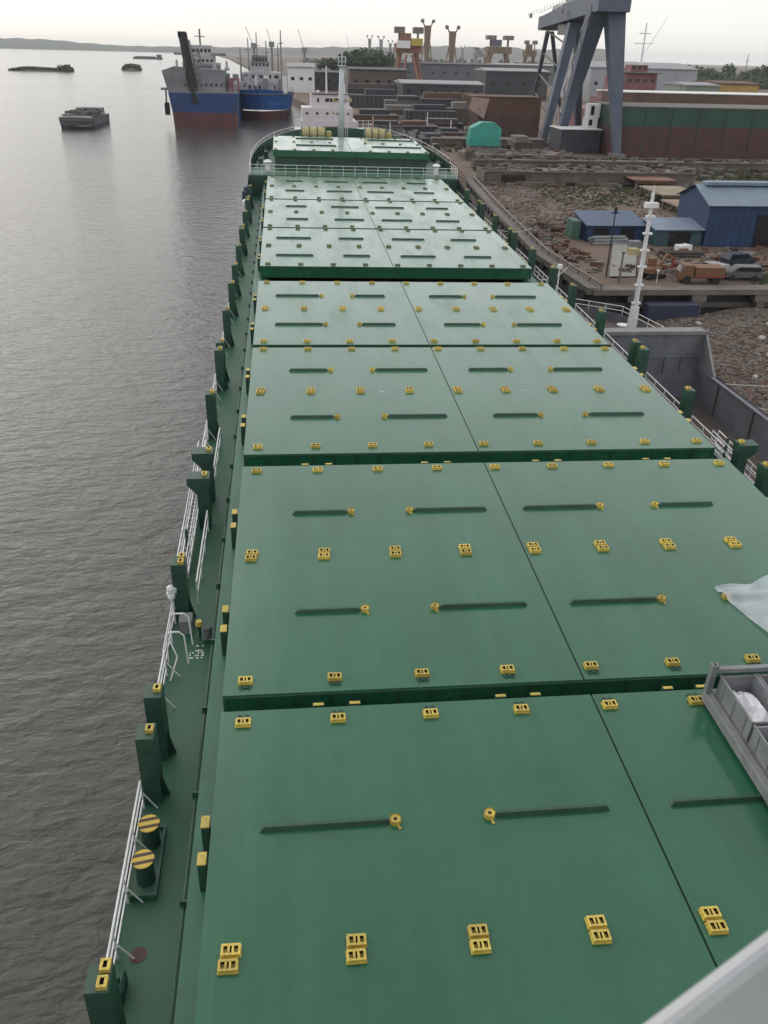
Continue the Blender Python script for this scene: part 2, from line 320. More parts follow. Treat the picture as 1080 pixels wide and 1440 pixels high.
# coaming with its ledge, pipes and brackets
for s in (-1,1):
    q=MB(); q.box(min(s*10.2,s*11.0),max(s*10.2,s*11.0),1.2,109.0,DZ,-1.08); q.box(min(s*10.0,s*11.12),max(s*10.0,s*11.12),1.0,109.2,-1.08,-1.0)
    co=q.build('hatch_coaming',COAM,ship)
    pi=MB(); pi.cyl((s*11.22,1,-1.28),(s*11.22,109,-1.28),0.04,n=6)
    Y=3.0
    while Y<108: pi.box(s*11.2-0.1,s*11.2+0.12,Y,Y+0.05,-1.36,-1.1); Y+=3.1
    pi.build('coaming_pipe',SG,co)
    q=MB(); q.box(-0.09,0.09,-0.15,0.15,-0.92,0,0); q.box(-0.1,0.1,-0.17,0.17,0,0.03,1); cm=q.mesh('cleat',[SG,YEL])
    for Yc in (13.1,21.35,27.5,36.5,42.7,50.7,57,68.5,74.8,83,89.4,98.6,105):
        for dd in (-0.5,0.5): link('hatch_cleat',cm,co,T(s*10.76,Yc+dd,-0.1))
# bulkheads of the cross deck gaps
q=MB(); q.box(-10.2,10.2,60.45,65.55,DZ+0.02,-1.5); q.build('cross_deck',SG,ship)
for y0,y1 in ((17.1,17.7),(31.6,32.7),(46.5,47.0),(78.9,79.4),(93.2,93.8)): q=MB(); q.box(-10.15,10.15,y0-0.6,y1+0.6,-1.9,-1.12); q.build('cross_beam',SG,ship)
# sockets
def socket_mesh():
    q=MB(); X=[-0.19,-0.145,-0.065,-0.02,0.02,0.065,0.145,0.19]; Yv=[-0.12,-0.075,0.065,0.12]; h=0.115
    for i in range(7):
        for j in range(3):
            x0,x1,y0,y1=X[i],X[i+1],Yv[j],Yv[j+1]
            if j==1 and i in (1,3,5):
                dp=0.09 if i!=3 else 0.05; z=h-dp
                q.add([(x0,y0,h),(x1,y0,h),(x1,y1,h),(x0,y1,h),(x0,y0,z),(x1,y0,z),(x1,y1,z),(x0,y1,z)],[(4,5,6,7),(0,4,7,3)[::-1],(1,2,6,5)[::-1],(0,1,5,4)[::-1],(2,3,7,6)[::-1]],1)
            else: q.add([(x0,y0,h),(x1,y0,h),(x1,y1,h),(x0,y1,h)],[(0,1,2,3)],0)
    q.add([(-.19,-.12,0.0),(.19,-.12,0.0),(.19,.12,0.0),(-.19,.12,0.0),(-.19,-.12,h),(.19,-.12,h),(.19,.12,h),(-.19,.12,h)],[(0,1,5,4),(1,2,6,5),(2,3,7,6),(3,0,4,7)],0)
    q.box(-0.205,0.205,-0.135,0.135,0.0,0.03,0)
    return q.mesh('container_socket',[YEL,HOLE])
def single_socket_mesh():
    q=MB(); X=[-0.1,-0.04,0.04,0.1]; Yv=[-0.12,-0.07,0.07,0.12]; h=0.11
    for i in range(3):
        for j in range(3):
            x0,x1,y0,y1=X[i],X[i+1],Yv[j],Yv[j+1]
            if i==1 and j==1:
                z=0.02; q.add([(x0,y0,h),(x1,y0,h),(x1,y1,h),(x0,y1,h),(x0,y0,z),(x1,y0,z),(x1,y1,z),(x0,y1,z)],[(4,5,6,7),(0,4,7,3)[::-1],(1,2,6,5)[::-1],(0,1,5,4)[::-1],(2,3,7,6)[::-1]],1)
            else: q.add([(x0,y0,h),(x1,y0,h),(x1,y1,h),(x0,y1,h)],[(0,1,2,3)],0)
    q.add([(-.1,-.12,0),(.1,-.12,0),(.1,.12,0),(-.1,.12,0),(-.1,-.12,h),(.1,-.12,h),(.1,.12,h),(-.1,.12,h)],[(0,1,5,4),(1,2,6,5),(2,3,7,6),(3,0,4,7)],0)
    return q.mesh('post_socket',[YEL,HOLE])
SOCK=socket_mesh(); SOCKF=SOCK.copy(); SOCKF.materials[0]=YELG; SOCK1=single_socket_mesh()
q=MB()
for x in (-0.09,0.09):
    for k in range(8):
        a0,a1=k*math.pi/4,(k+1)*math.pi/4
        q.cyl((x+0.06*math.cos(a0),0.06*math.sin(a0),0.04),(x+0.06*math.cos(a1),0.06*math.sin(a1),0.04),0.018,n=4)
q.box(-0.03,0.03,-0.03,0.03,0,0.04)
LASH=q.mesh('lashing_eye',[SG])
q=MB(); q.cyl((0,0,0),(0,0,0.11),0.13,n=14); q.cyl((0,0,0.111),(0,0,0.113),0.05,n=8,mi=1); q.cyl((0,0,0),(0,0,0.135),0.135,0.135,14,0,False)
q.bar((0.02,-0.1,0.03),(0.05,-0.24,0.01),0.06,0.03); EYE=q.mesh('lifting_eye',[YEL,HOLE])
SEAM=-0.36
def half(x0,x1,y0,y1,zt=0.0,th=0.86):
    q=MB(); q.box(x0,x1,y0,y1,zt-th,zt,0,0.004); o=q.build('hatch_cover',[HG],ship)
    # side ribs on the aft face
    return o
def cover(y0,y1,rows,bars,eyes,zt=0.0,lash=()):
    L=half(-10.6,SEAM-0.028,y0,y1,zt); Rr=half(SEAM+0.028,10.6,y0,y1,zt)
    r=MB(); n=22
    for i in range(n+1):
        x=-10.5+21*i/n; r.box(x-0.03,x+0.03,y0-0.035,y0+0.01,zt-0.84,zt-0.1)
    r.box(-10.55,10.55,y0-0.05,y0+0.01,zt-0.12,zt-0.05); r.box(-10.55,10.55,y0-0.05,y0+0.01,zt-0.85,zt-0.78)
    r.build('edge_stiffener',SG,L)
    for Yr,dbl in rows:
        for i in range(9):
            x=(i-4)*2.5; par=L if i<4 else Rr
            for dy in ((-0.16,0.16) if dbl else (0,)):
                k=link('container_socket',SOCK if y0<62 else SOCKF,par,T(x+(0.04*(i-4)/4 if dy<0 else 0),Yr+dy,zt,random.uniform(-0.02,0.02)))
    for Yl in lash:
        for i in range(9): link('lashing_eye',LASH,L if i<4 else Rr,T((i-4)*2.5,Yl,zt))
    for Yb,segs in bars:
        for k,(xa,xb) in enumerate(segs):
            par=L if xb<SEAM+0.1 else Rr; q=MB(); hh,ww=0.13,0.075
            q.add([(xa,Yb-ww,zt),(xb,Yb-ww,zt),(xb,Yb+ww,zt),(xa,Yb+ww,zt),(xa+0.1,Yb-ww*0.5,zt+hh),(xb-0.1,Yb-ww*0.5,zt+hh),(xb-0.1,Yb+ww*0.5,zt+hh),(xa+0.1,Yb+ww*0.5,zt+hh)],[(4,5,6,7),(0,1,5,4),(1,2,6,5),(2,3,7,6),(3,0,4,7)])
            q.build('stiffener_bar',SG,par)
            if eyes: link('lifting_eye',EYE,par,T(xb+0.13 if k in (0,2) else xa-0.13,Yb,zt,0 if k else 0.2))
    return L,Rr
N1=((-8.6,-6.5),(-4.0,-1.1),(0.3,3.3),(5.8,8.1)); N2=((-8.6,-6.5),(-4.0,-1.1),(1.1,3.35),(5.85,8.7)); N3=((-9.4,-6.4),(-4.05,-1.9),(1.1,3.5),(5.75,8.75))
N4=((-9.45,-6.4),(-4.1,-1.85),(0.55,3.5),(5.75,8.1)); N5=((-8.55,-6.4),(-4.0,-1.1),(0.5,3.55),(5.75,8.15)); N0=((-9.5,-6.5),(-4.0,-1.2),(0.3,3.3),(5.8,8.7))
cover(3.0,17.12,[(10.14,1),(16.63,0)],[(13.2,N0),(6.9,N0)],True,lash=(16.86,))
cover(17.74,31.6,[(18.27,0),(24.7,1),(31.11,0)],[(21.4,N1),(27.6,N1)],True,lash=(18.02,))
cover(32.72,46.5,[(33.4,0),(39.82,1),(46.15,0)],[(36.55,N2),(42.75,N2)],True)
cover(47.0,60.85,[(47.55,0),(54.06,1),(60.4,0)],[(50.7,N3),(57.0,N3)],True)
cover(65.15,78.92,[(65.7,0),(71.95,1),(78.5,0)],[(68.55,N4),(74.8,N4)],False)
cover(79.4,93.2,[(79.9,0),(86.5,1),(92.8,0)],[(83.0,N5),(89.4,N5)],False)
P7L,P7R=cover(93.75,109.0,[(94.4,0),(101.6,1),(108.3,0)],[(98.6,N5),(105.0,N5)],False)
# yellow hatch stoppers in the gaps
st_=MB(); st_.box(-0.16,0.16,-0.06,0.06,-0.6,0,0); st_.box(-0.14,0.14,-0.05,0.05,0,0.02,1); stm=st_.mesh('hatch_stopper',[SG,YEL])
for Yg,zz in ((17.34,-0.10),(31.9,-0.10)):
    for xc in (-7.5,-2.4,2.5,7.5):
        for dd in (-0.5,0.5): link('hatch_stopper',stm,ship,T(xc+dd,Yg,zz))
# container posts
q=MB(); q.box(-0.23,0.23,-0.3,0.3,DZ,0,0,0.015)
for z in (-0.5,-1.1,-1.5,-1.9): q.box(-0.24,0.24,-0.32,-0.29,z,z+0.05)
q.add([(0.23,-0.02,DZ),(0.23,0.02,DZ),(0.23,0.02,-1.5),(0.23,-0.02,-1.5),(0.42,-0.02,DZ),(0.42,0.02,DZ)],[(0,3,4),(1,5,2),(3,2,5,4),(0,4,5,1)])
PM=q.mesh('container_post',[DG])
q=MB(); q.box(-0.23,0.23,-0.3,0.3,DZ,-0.35,0,0.01)
q.add([(-0.23,-0.3,-0.75),(0.23,-0.3,-0.75),(0.23,0.3,-0.75),(-0.23,0.3,-0.75),(-0.6,-0.33,-0.3),(0.3,-0.33,-0.3),(0.3,0.33,-0.3),(-0.6,0.33,-0.3),(-0.6,-0.33,0),(0.3,-0.33,0),(0.3,0.33,0),(-0.6,0.33,0)],[(0,1,5,4),(1,2,6,5),(2,3,7,6),(3,0,4,7),(4,5,9,8),(5,6,10,9),(6,7,11,10),(7,4,8,11),(8,9,10,11)])
PW=q.mesh('container_post',[DG])
ROWS=[(10.0,1),(16.55,0),(18.1,0),(24.6,1),(30.9,2),(33.2,2),(39.8,0),(46.3,0),(47.6,0),(53.9,0),(60.4,0),(65.6,0),(72.0,0),(78.6,0),(79.9,0),(86.5,0),(92.9,0),(94.4,0),(101.5,0)]
for s in (-1,1):
    for Y,k in ROWS:
        if s==1 and Y<20: continue
        p=link('container_post',PW if k==2 else PM,ship,Matrix.Translation((s*(12.2 if k==2 else 12.5),Y,0))@(Matrix.Identity(4) if s==-1 else Matrix.Scale(-1,4,(1,0,0))))
        for dy in ((-0.17,0.17) if k==1 else (0,)): link('post_socket',SOCK1,p,T(0.1,0.03+dy,0))
# railings
def railing(pts,h=1.05,nr=3,sp=1.6,r=0.024,mat=WHT,par=ship,brace=0.0,name='railing'):
    q=MB(); hs=[h*(k+1)/nr for k in range(nr)]
    for a,b in zip(pts[:-1],pts[1:]):
        A=Vector(a); B=Vector(b); n=max(1,int((B-A).length/sp+0.5))
        for z in hs: q.cyl(A+Vector((0,0,z)),B+Vector((0,0,z)),r if z<h else r*1.25,n=6)
        for i in range(n+1):
            p=A+(B-A)*(i/n); q.cyl(p,p+Vector((0,0,h)),r*1.1,n=6)
            if brace and i%1==0: q.cyl(p+Vector((brace,0,0)),p+Vector((0,0,h*0.6)),r*0.9,n=5)
    return q.build(name,mat,par)
def z0(x,y): return (x,y,DZ+0.02)
yy=[y for y,k in ROWS]
for s in (-1,1):
    for a,b in zip(yy[:-1],yy[1:]):
        if b-a<3 or (s==1 and a<24): continue
        if s==-1 and a==24.6: continue
        if s==-1 and a==18.1: railing([z0(-12.72,18.5),z0(-12.72,21.4)],sp=1.45,brace=0.4); continue
        railing([z0(s*12.72,a+0.45),z0(s*12.72,b-0.45)],sp=1.55,brace=-s*0.35)
    railing([z0(s*12.72,101.9),z0(s*12.72,109.4)],sp=1.55)
# inboard handrails by the ladder and tubular frames
railing([z0(-12.05,25.3),z0(-12.05,30.4)],h=1.0,nr=2,sp=1.7); railing([z0(-12.05,33.8),z0(-12.05,38.6)],h=1.0,nr=2,sp=1.7)
fr=MB()
for y,x0,x1 in ((22.3,-12.75,-12.2),(23.3,-12.75,-12.15)):
    pts=[(x0,y-0.25,DZ),(x0,y,DZ+0.95),(x0+0.1,y,DZ+1.12),(x1-0.15,y,DZ+1.12),(x1,y,DZ+0.95),(x1+0.1,y-0.3,DZ)]; fr.tube(pts,0.028)
for y0,y1 in ((22.3,23.3),(23.3,24.1),(21.4,22.3)):
    for z in (0.45,0.8,1.05): fr.cyl((-12.76,y0,DZ+z),(-12.76,y1,DZ+z),0.022,n=5)
fr.tube([(-12.6,21.2,DZ),(-12.4,21.8,DZ+0.5),(-12.7,22.2,DZ+1.0)],0.026)
fr.build('embarkation_rail',WHT,ship)
def ladder(x,y0,y1,s):
    q=MB(); zA,zB=-2.0,-1.8
    for dx_ in (-0.16,0.16):
        q.bar((x+dx_,y0,zA),(x+dx_,y1,zB),0.05,0.22); q.cyl((x+dx_,y0,zA+0.85),(x+dx_,y1,zB+0.85),0.025,n=5); q.cyl((x+dx_,y0,zA+0.45),(x+dx_,y1,zB+0.45),0.02,n=5)
        n=int((y1-y0)/1.1)
        for i in range(n+1):
            y=y0+(y1-y0)*i/n; z=zA+(zB-zA)*i/n; q.cyl((x+dx_,y,z),(x+dx_,y,z+0.85),0.022,n=5)
    lad=q.build('accommodation_ladder',WHT,ship)
    sm=MB(); sm.box(-0.14,0.14,-0.09,0.09,-0.015,0.015); sme=sm.mesh('ladder_step',[GREYP]); n=int((y1-y0)/0.32)
    for i in range(n): link('ladder_step',sme,lad,T(x,y0+(y1-y0)*(i+0.5)/n,zA+(zB-zA)*(i+0.5)/n+0.06))
    a=MB()
    for y in (y0+1.2,y1-1.4):
        a.bar((x+s*(-0.3)*0,y,zA-0.2),(x-s*0.0,y,zA-0.02),0.1); a.bar((x,y,zA-0.12),(-s*-1*0+ (12.6*s),y,zA-0.12),0.09,0.12); a.bar((12.6*s,y,DZ-0.05),(12.6*s,y,zA+1.3),0.1,0.1)
    a.build('ladder_bracket',SG,lad)['kind']='stuff'
ladder(-12.68,26.6,36.2,-1); ladder(12.68,29.5,36.6,1)
# bollards on their plate
YB=bpy.data.materials.new('bollard_stripes'); YB.use_nodes=True
_nt=YB.node_tree; _p=_nt.nodes['Principled BSDF']; _tc=_n(_nt,'ShaderNodeTexCoord'); _mp=_n(_nt,'ShaderNodeMapping'); _mp.inputs['Rotation'].default_value=(0,0,R_(-10)); _nt.links.new(_tc.outputs['Object'],_mp.inputs[0])
_sx=_n(_nt,'ShaderNodeSeparateXYZ'); _nt.links.new(_mp.outputs[0],_sx.inputs[0]); _m1=_n(_nt,'ShaderNodeMath',operation='MULTIPLY'); _m1.inputs[1].default_value=4.6; _nt.links.new(_sx.outputs[1],_m1.inputs[0])
_m0=_n(_nt,'ShaderNodeMath',operation='ADD'); _m0.inputs[1].default_value=10.25; _nt.links.new(_m1.outputs[0],_m0.inputs[0])
_m2=_n(_nt,'ShaderNodeMath',operation='FRACT'); _nt.links.new(_m0.outputs[0],_m2.inputs[0]); _m3=_n(_nt,'ShaderNodeMath',operation='GREATER_THAN'); _m3.inputs[1].default_value=0.56; _nt.links.new(_m2.outputs[0],_m3.inputs[0])
_mi=_n(_nt,'ShaderNodeMix',data_type='RGBA'); _nt.links.new(_m3.outputs[0],_mi.inputs['Factor']); _mi.inputs[6].default_value=(0.55,0.38,0.06,1); _mi.inputs[7].default_value=(0.05,0.03,0.015,1); _nt.links.new(_mi.outputs[2],_p.inputs['Base Color']); _p.inputs['Roughness'].default_value=0.55
q=MB(); q.box(-12.66,-12.06,13.35,15.35,DZ,DZ+0.1); q.box(-12.68,-12.04,13.33,13.39,DZ,DZ+0.2); q.box(-12.68,-12.04,15.31,15.37,DZ,DZ+0.2); q.box(-12.1,-12.04,13.39,15.31,DZ,DZ+0.2)
bb=q.build('bollard_base',DG,ship)
q=MB(); q.cyl((0,0,0),(0,0,0.66),0.225,0.225,20); q.cyl((0,0,0.66),(0,0,0.7),0.225,0.27,20); q.cyl((0,0,0.7),(0,0,0.74),0.27,0.27,20); BO=q.mesh('bollard',[SG],False)
q=MB(); q.cyl((0,0,0.741),(0,0,0.765),0.275,0.268,24); BC=q.mesh('bollard_cap',[YB])
for y in (13.85,14.9):
    link('bollard',BO,bb,T(-12.36,y,DZ+0.1)); link('bollard_cap',BC,bb,T(-12.36,y,DZ+0.1))
# small deck fittings
q=MB(); q.cyl((-11.84,23.45,DZ),(-11.84,23.45,DZ+0.5),0.05,n=8); q.cyl((-11.84,23.45,DZ+0.5),(-11.84,23.45,DZ+0.66),0.13,0.11,10,1); q.bar((-11.95,23.45,DZ+0.4),(-11.7,23.45,DZ+0.4),0.06); q.build('fire_hydrant',[DG,YEL],ship)
q=MB(); q.cyl((-11.55,23.2,DZ),(-11.55,23.2,DZ+0.62),0.16,n=12)
for k in range(5): q.cyl((-11.55,23.2,DZ+0.15+k*0.1),(-11.55,23.2,DZ+0.19+k*0.1),0.175,n=12,mi=1)
q.build('vent_drum',[SG,GREYP],ship)
q=MB(); q.box(-12.55,-12.1,23.6,24.15,DZ,DZ+0.55,0,0.03); q.build('deck_locker',GREYP,ship)
q=MB()
for z,rr,x,y in ((DZ+1.2,0.16,-12.8,24.2),(DZ+1.36,0.2,-12.78,24.3),(DZ+1.5,0.14,-12.82,24.22)): q.ico((x,y,z),rr,jit=0.3)
q.cyl((-12.76,24.2,DZ),(-12.76,24.2,DZ+1.2),0.03,n=5); q.build('wrapped_light',WHT,ship)
# stencil marks on deck and on two covers (unreadable in the photograph: kept as small strokes)
def strokes(x0,y0,w_,h_,z,n,par,along='y',name='stencil_mark'):
    q=MB()
    for i in range(n):
        t=(i+0.5)/n; cwid=0.62/n
        for a in range(3):
            if random.random()<0.35: continue
            fx=random.uniform(-0.35,0.35)
            if along=='y': q.box(x0+w_*(a-1)*0.36-0.012,x0+w_*(a-1)*0.36+0.03,y0+h_*(t-cwid/2),y0+h_*(t+cwid/2*random.uniform(.3,1)),z,z+0.004)
            else: q.box(x0+w_*(t-cwid/2),x0+w_*(t+cwid/2*random.uniform(.3,1)),y0+h_*(a-1)*0.36-0.012,y0+h_*(a-1)*0.36+0.03,z,z+0.004)
    o=q.build(name,WHT,par); o['kind']='stuff'; return o
for x in (-12.06,-11.88,-11.72): strokes(x,22.25,0.13,0.75 if x>-12 else 0.4,DZ+0.003,6 if x>-12 else 3,ship)
strokes(-4.15,39.7,0.42,0.2,0.003,4,ship,'x'); strokes(3.2,39.75,0.5,0.2,0.003,4,ship,'x')
q=MB(); q.cyl((-12.3,11.95,DZ+0.003),(-12.3,11.95,DZ+0.007),0.2,n=14); q.build('red_deck_mark',paint('red_oxide',(0.07,0.035,0.033),0.7,0.3,3),ship)
q=MB(); q.box(-12.72,-12.42,10.85,11.35,DZ,DZ+0.45,0,0.05); q.cyl((-12.57,11.1,DZ+0.45),(-12.57,11.1,DZ+0.62),0.07,n=8); q.build('fairlead',SG,ship)
# forecastle
fo=MB(); pol=[(-hb(Y)+0.02,Y) for Y in [109.6]+[112+35*i/14 for i in range(15)]]; pol=pol+[(-x,y) for x,y in pol[::-1]]
fo.prism(pol[::-1],-0.06,0.0); fo.build('forecastle_deck',DECK,ship)
q=MB(); q.box(-HB,HB,109.3,109.58,DZ,-0.07)
for i in range(27): q.box(-12.8+i*0.985-0.03,-12.8+i*0.985+0.03,109.2,109.29,DZ+0.02,-0.1)
q.build('forecastle_bulkhead',DG,ship)
bw=MB(); Yb=[115+32*i/24 for i in range(25)]
for s in (-1,1):
    base=len(bw.v)
    for Y in Yb:
        z1=1.0+0.9*((Y-115)/32)**1.5; a=hb(Y); fl=0.25*((Y-115)/32)
        bw.v+=[(s*(a-0.02),Y,-0.02),(s*(a+fl),Y,z1),(s*(a+fl-0.22),Y-0.05,z1+0.01),(s*(a-0.14),Y-0.05,0.01)]
    for j in range(len(Yb)-1):
        for i in range(4): bw.f.append((base+j*4+i,base+j*4+(i+1)%4,base+(j+1)*4+(i+1)%4,base+(j+1)*4+i))
bw.m=[0]*len(bw.f); bul=bw.build('bow_bulwark',SG,ship)
for s in (-1,1):
    for Y in Yb[1::2]:
        if hb(Y)<2: continue
        q=MB(); a=hb(Y)-0.15; q.add([(s*a,Y-0.03,0),(s*(a-0.5),Y-0.03,0),(s*a,Y-0.03,0.95),(s*a,Y+0.03,0),(s*(a-0.5),Y+0.03,0),(s*a,Y+0.03,0.95)],[(0,1,2),(3,5,4),(1,4,5,2),(0,2,5,3),(0,3,4,1)]); q.build('bulwark_stay',DG,bul)
q=MB()
for s in (-1,1):
    for Y in Yb[1::2]:
        a=hb(Y)+0.25*((Y-115)/32); z1=1.05+0.9*((Y-115)/32)**1.5
    pts=[(s*(hb(Y)+0.25*((Y-115)/32)-0.11),Y,1.5+0.9*((Y-115)/32)**1.5) for Y in Yb[:-2]]
    q.tube(pts,0.03,5)
    for (x,y,z) in pts[::2]: q.cyl((x,y,z-0.5),(x,y,z),0.025,n=5)
q.build('bulwark_rail',WHT,bul)
railing([(-12.7,109.62,0),(12.7,109.62,0)],h=1.15,nr=3,sp=1.45,r=0.026,name='forecastle_railing')
for s in (-1,1): railing([(s*12.75,109.62,0),(s*12.75,115.2,0)],h=1.15,nr=3,sp=1.4,name='forecastle_railing')
q=MB(); q.box(-9.7,9.7,115.3,129.9,0,1.42); q.build('forward_coaming',DG,ship)
for x0,x1 in ((-9.95,-0.03),(0.03,9.95)):
    q=MB(); q.box(x0,x1,114.9,130.2,1.44,2.2,0,0.02); fc=q.build('hatch_cover',[HG],ship)
    for Yb_,segs in ((119.9,((-7.0,-1.7),(3.0,9.6))),(127.3,((-6.9,-1.7),(3.1,9.6)))):
        for xa,xb in segs:
            if x0<xa<x1: k=MB(); k.box(xa,xb,Yb_-0.14,Yb_+0.14,2.2,2.34,0,0.03); k.build('stiffener_bar',SG,fc)
    for i in range(9):
        for Yr in (115.4,123.4,129.6):
            x=(i-4)*2.4
            if x0<=x<x1: link('container_socket',SOCKF,fc,T(x,Yr,2.2))
# mast, winches, vents on the forecastle
q=MB(); q.cyl((-0.25,133.6,0),(-0.2,133.6,11.0),0.5,0.36,12); q.box(-0.75,0.35,133.1,134.1,11.0,11.12)
for x in (-0.7,0.3):
    for y in (133.15,134.05): q.cyl((x,y,11.12),(x,y,12.2),0.05,n=5)
for z in (11.6,12.2): q.tube([(-0.7,133.15,z),(0.3,133.15,z),(0.3,134.05,z),(-0.7,134.05,z),(-0.7,133.15,z)],0.04,5)
q.cyl((-0.2,133.6,11.1),(-0.2,133.6,12.6),0.1,n=6)
mst=q.build('foremast',paint('mast_grey',(0.50,0.53,0.55),0.5,0.1,1,dirt=(.3,.28,.25),dirtamt=.3,streak=.8),ship,True)
q=MB(); q.bar((-1.4,133.4,6.6),(1.1,133.4,6.6),0.18); q.bar((-1.5,133.4,5.0),(-0.4,133.4,5.0),0.14); q.box(-1.55,-1.2,133.2,133.6,6.6,7.0); q.box(0.95,1.25,133.2,133.6,6.6,7.0); q.box(-1.6,-1.3,133.2,133.6,5,5.3); q.build('mast_light',CREAM,mst)
q=MB(); q.cyl((0.45,133.1,0.2),(0.2,133.1,10.9),0.035,n=4); q.cyl((0.75,133.1,0.2),(0.45,133.1,10.9),0.035,n=4)
for i in range(34): t=i/34; q.cyl((0.45-0.25*t,133.1,0.3+10.5*t),(0.75-0.3*t,133.1,0.3+10.5*t),0.02,n=4)
q.build('mast_ladder',WHT,mst)
def winch(x,y,ln):
    zs=1.45; q=MB(); q.box(x-ln/2-0.5,x+ln/2+1.0,y-1.0,y+1.0,0,zs); f_=q.build('winch_seat',DG,ship)
    q=MB(); q.box(x-ln/2-0.3,x+ln/2+0.3,y-0.9,y+0.9,zs,zs+0.2)
    for k in range(4): q.cyl((x-ln/2+k*ln/3-0.05,y,zs+0.95),(x-ln/2+k*ln/3+0.05,y,zs+0.95),0.95,n=18)
    o=q.build('mooring_winch',DG,ship)
    for k in range(3): d_=MB(); d_.cyl((x-ln/2+k*ln/3+0.06,y,zs+0.95),(x-ln/2+(k+1)*ln/3-0.06,y,zs+0.95),0.84,n=18); d_.build('rope_drum',[CREAM],o)
    m=MB(); m.box(x+ln/2+0.1,x+ln/2+0.9,y-0.4,y+0.4,zs,zs+1.3,0,0.1); m.build('winch_motor',paint('winch_yellow',(0.45,0.40,0.12),0.5,0.2,3),o)
winch(-4.3,132.4,3.4); winch(4.6,132.4,3.0)
for x,y in ((-10.6,113.2),(10.6,112.8)):
    q=MB(); q.cyl((x,y,0),(x,y,0.8),0.3,n=12); q.cyl((x,y,0.8),(x,y,1.0),0.3,0.55,12); q.cyl((x,y,1.0),(x,y,1.25),0.55,0.25,12); q.build('mushroom_vent',WHT,ship)
for x,y in ((-11.6,117.5),(11.6,117.5),(-11.0,124.5),(11.0,124.5)):
    q=MB()
    for d_ in (-0.6,0.6): q.cyl((x,y+d_,0),(x,y+d_,0.8),0.25,n=12); q.cyl((x,y+d_,0.8),(x,y+d_,0.88),0.3,n=12)
    q.box(x-0.4,x+0.4,y-1.1,y+1.1,0,0.1); q.build('bow_bollard',SG,ship)
q=MB(); q.box(-13.5,-12.85,103.6,105.6,-2.3,-0.9,0,0.15); q.box(-13.3,-12.9,103.9,105.3,-0.9,-0.55,0,0.1); q.build('fender_box',paint('navy_paint',(0.03,0.04,0.085),0.5,0.3,2),ship)
q=MB(); q.cyl((-12.95,99.0,-1.6),(-12.95,100.1,-1.6),0.42,n=14); q.build('raft_canister',WHT,ship)
q=MB(); q.cyl((12.2,63.2,DZ),(12.2,63.2,DZ+3.1),0.05,n=6); q.box(12.05,12.35,63.05,63.35,DZ+2.9,DZ+3.2); q.build('deck_lamp',WHT,ship)
# superstructure behind / below the viewpoint and the bridge wing bulwark
q=MB(); q.box(-10.5,10.5,-22,-2.2,DZ,13.3); q.build('accommodation_block',WHT,ship)
q=MB(); q.box(-12.5,12.5,-2.15,0.35,13.2,13.42); q.build('bridge_wing_deck',DECK,ship)
def wingpt(px,py,z):
    dd=fw+(px-540)/F_PX*rt-(py-720)/F_PX*up; return CS+dd*((z-CS[2])/dd[2])
WZ=15.0
A1=wingpt(885,1440,WZ); B1=wingpt(1080,1295,WZ); e=(B1-A1)/np.linalg.norm(B1-A1); nrm=np.array([e[1],-e[0],0]); 
A0=A1-e*0.35; B0=B1+e*2.2; wth=abs(np.dot(wingpt(972,1440,WZ)-A1,nrm))*0.8
q=MB()
P=lambda base,o,z:(base[0]+nrm[0]*o,base[1]+nrm[1]*o,z)
prof=[(0.0,WZ-0.03),(0.008,WZ-0.006),(0.02,WZ),(wth-0.02,WZ),(wth-0.006,WZ-0.006),(wth,WZ-0.03),(wth-0.015,WZ-1.5),(0.015,WZ-1.5)]
q.v=[P(A0,o,z) for o,z in prof]+[P(B0,o,z) for o,z in prof]; npf=len(prof)
q.f=[(i,(i+1)%npf,npf+(i+1)%npf,npf+i) for i in range(npf)]+[tuple(range(npf))[::-1],tuple(range(npf,2*npf))]; q.m=[0]*len(q.f)
q.build('bridge_wing_bulwark',paint('wing_white',(0.48,0.49,0.50),0.45,0.06,3,dirt=(0.4,0.38,0.36),dirtamt=0.3,dscale=6),ship)

# ---------------------------------------------------------------- cargo on the covers
SM=lambda x,y,z,rz=0: SHIP@T(x,y,z,rz)
rk=thing('flat_rack','low grey steel flat rack carrying open bins on the green hatch cover','flat rack',mat=SM(3.85,13.62,0.115))
LX,LY=1.22,3.03
q=MB()
for s in (-1,1): q.box(s*LX-0.11 if s>0 else -LX,LX if s>0 else -LX+0.22,-LY,LY,0.0,0.3,0,0.01)
for i in range(9): y=-LY+0.12+i*(2*LY-0.24)/8; q.box(-LX+0.22,LX-0.11,y-0.06,y+0.06,0.02,0.28)
q.build('bed_frame',GREYP,rk)
q=MB(); q.box(-LX+0.23,LX-0.12,-LY+0.02,LY-0.02,0.281,0.31); q.build('bed_plate',STEEL,rk)
for s in (-1,1):
    q=MB()
    for sx in (-1,1): q.box(sx*LX-0.08 if sx>0 else -LX,LX if sx>0 else -LX+0.16,LY-0.16 if s>0 else -LY,LY if s>0 else -LY+0.16,0.301,1.15)
    y0,y1=(LY-0.15,LY-0.01) if s>0 else (-LY+0.01,-LY+0.15)
    q.box(-LX+0.16,LX-0.09,y0,y1,1.0,1.14); ef=q.build('end_frame',GREYP,rk)
    for sx in (-1,1):
        k=MB(); cx_,cy2=sx*(LX-0.08),s*(LY-0.08); k.box(cx_-0.09,cx_+0.09,cy2-0.09,cy2+0.09,1.151,1.27); k.box(cx_-0.03,cx_+0.03,cy2-0.06,cy2+0.06,1.271,1.275,1); k.build('corner_casting',[GREYP,HOLE],ef)
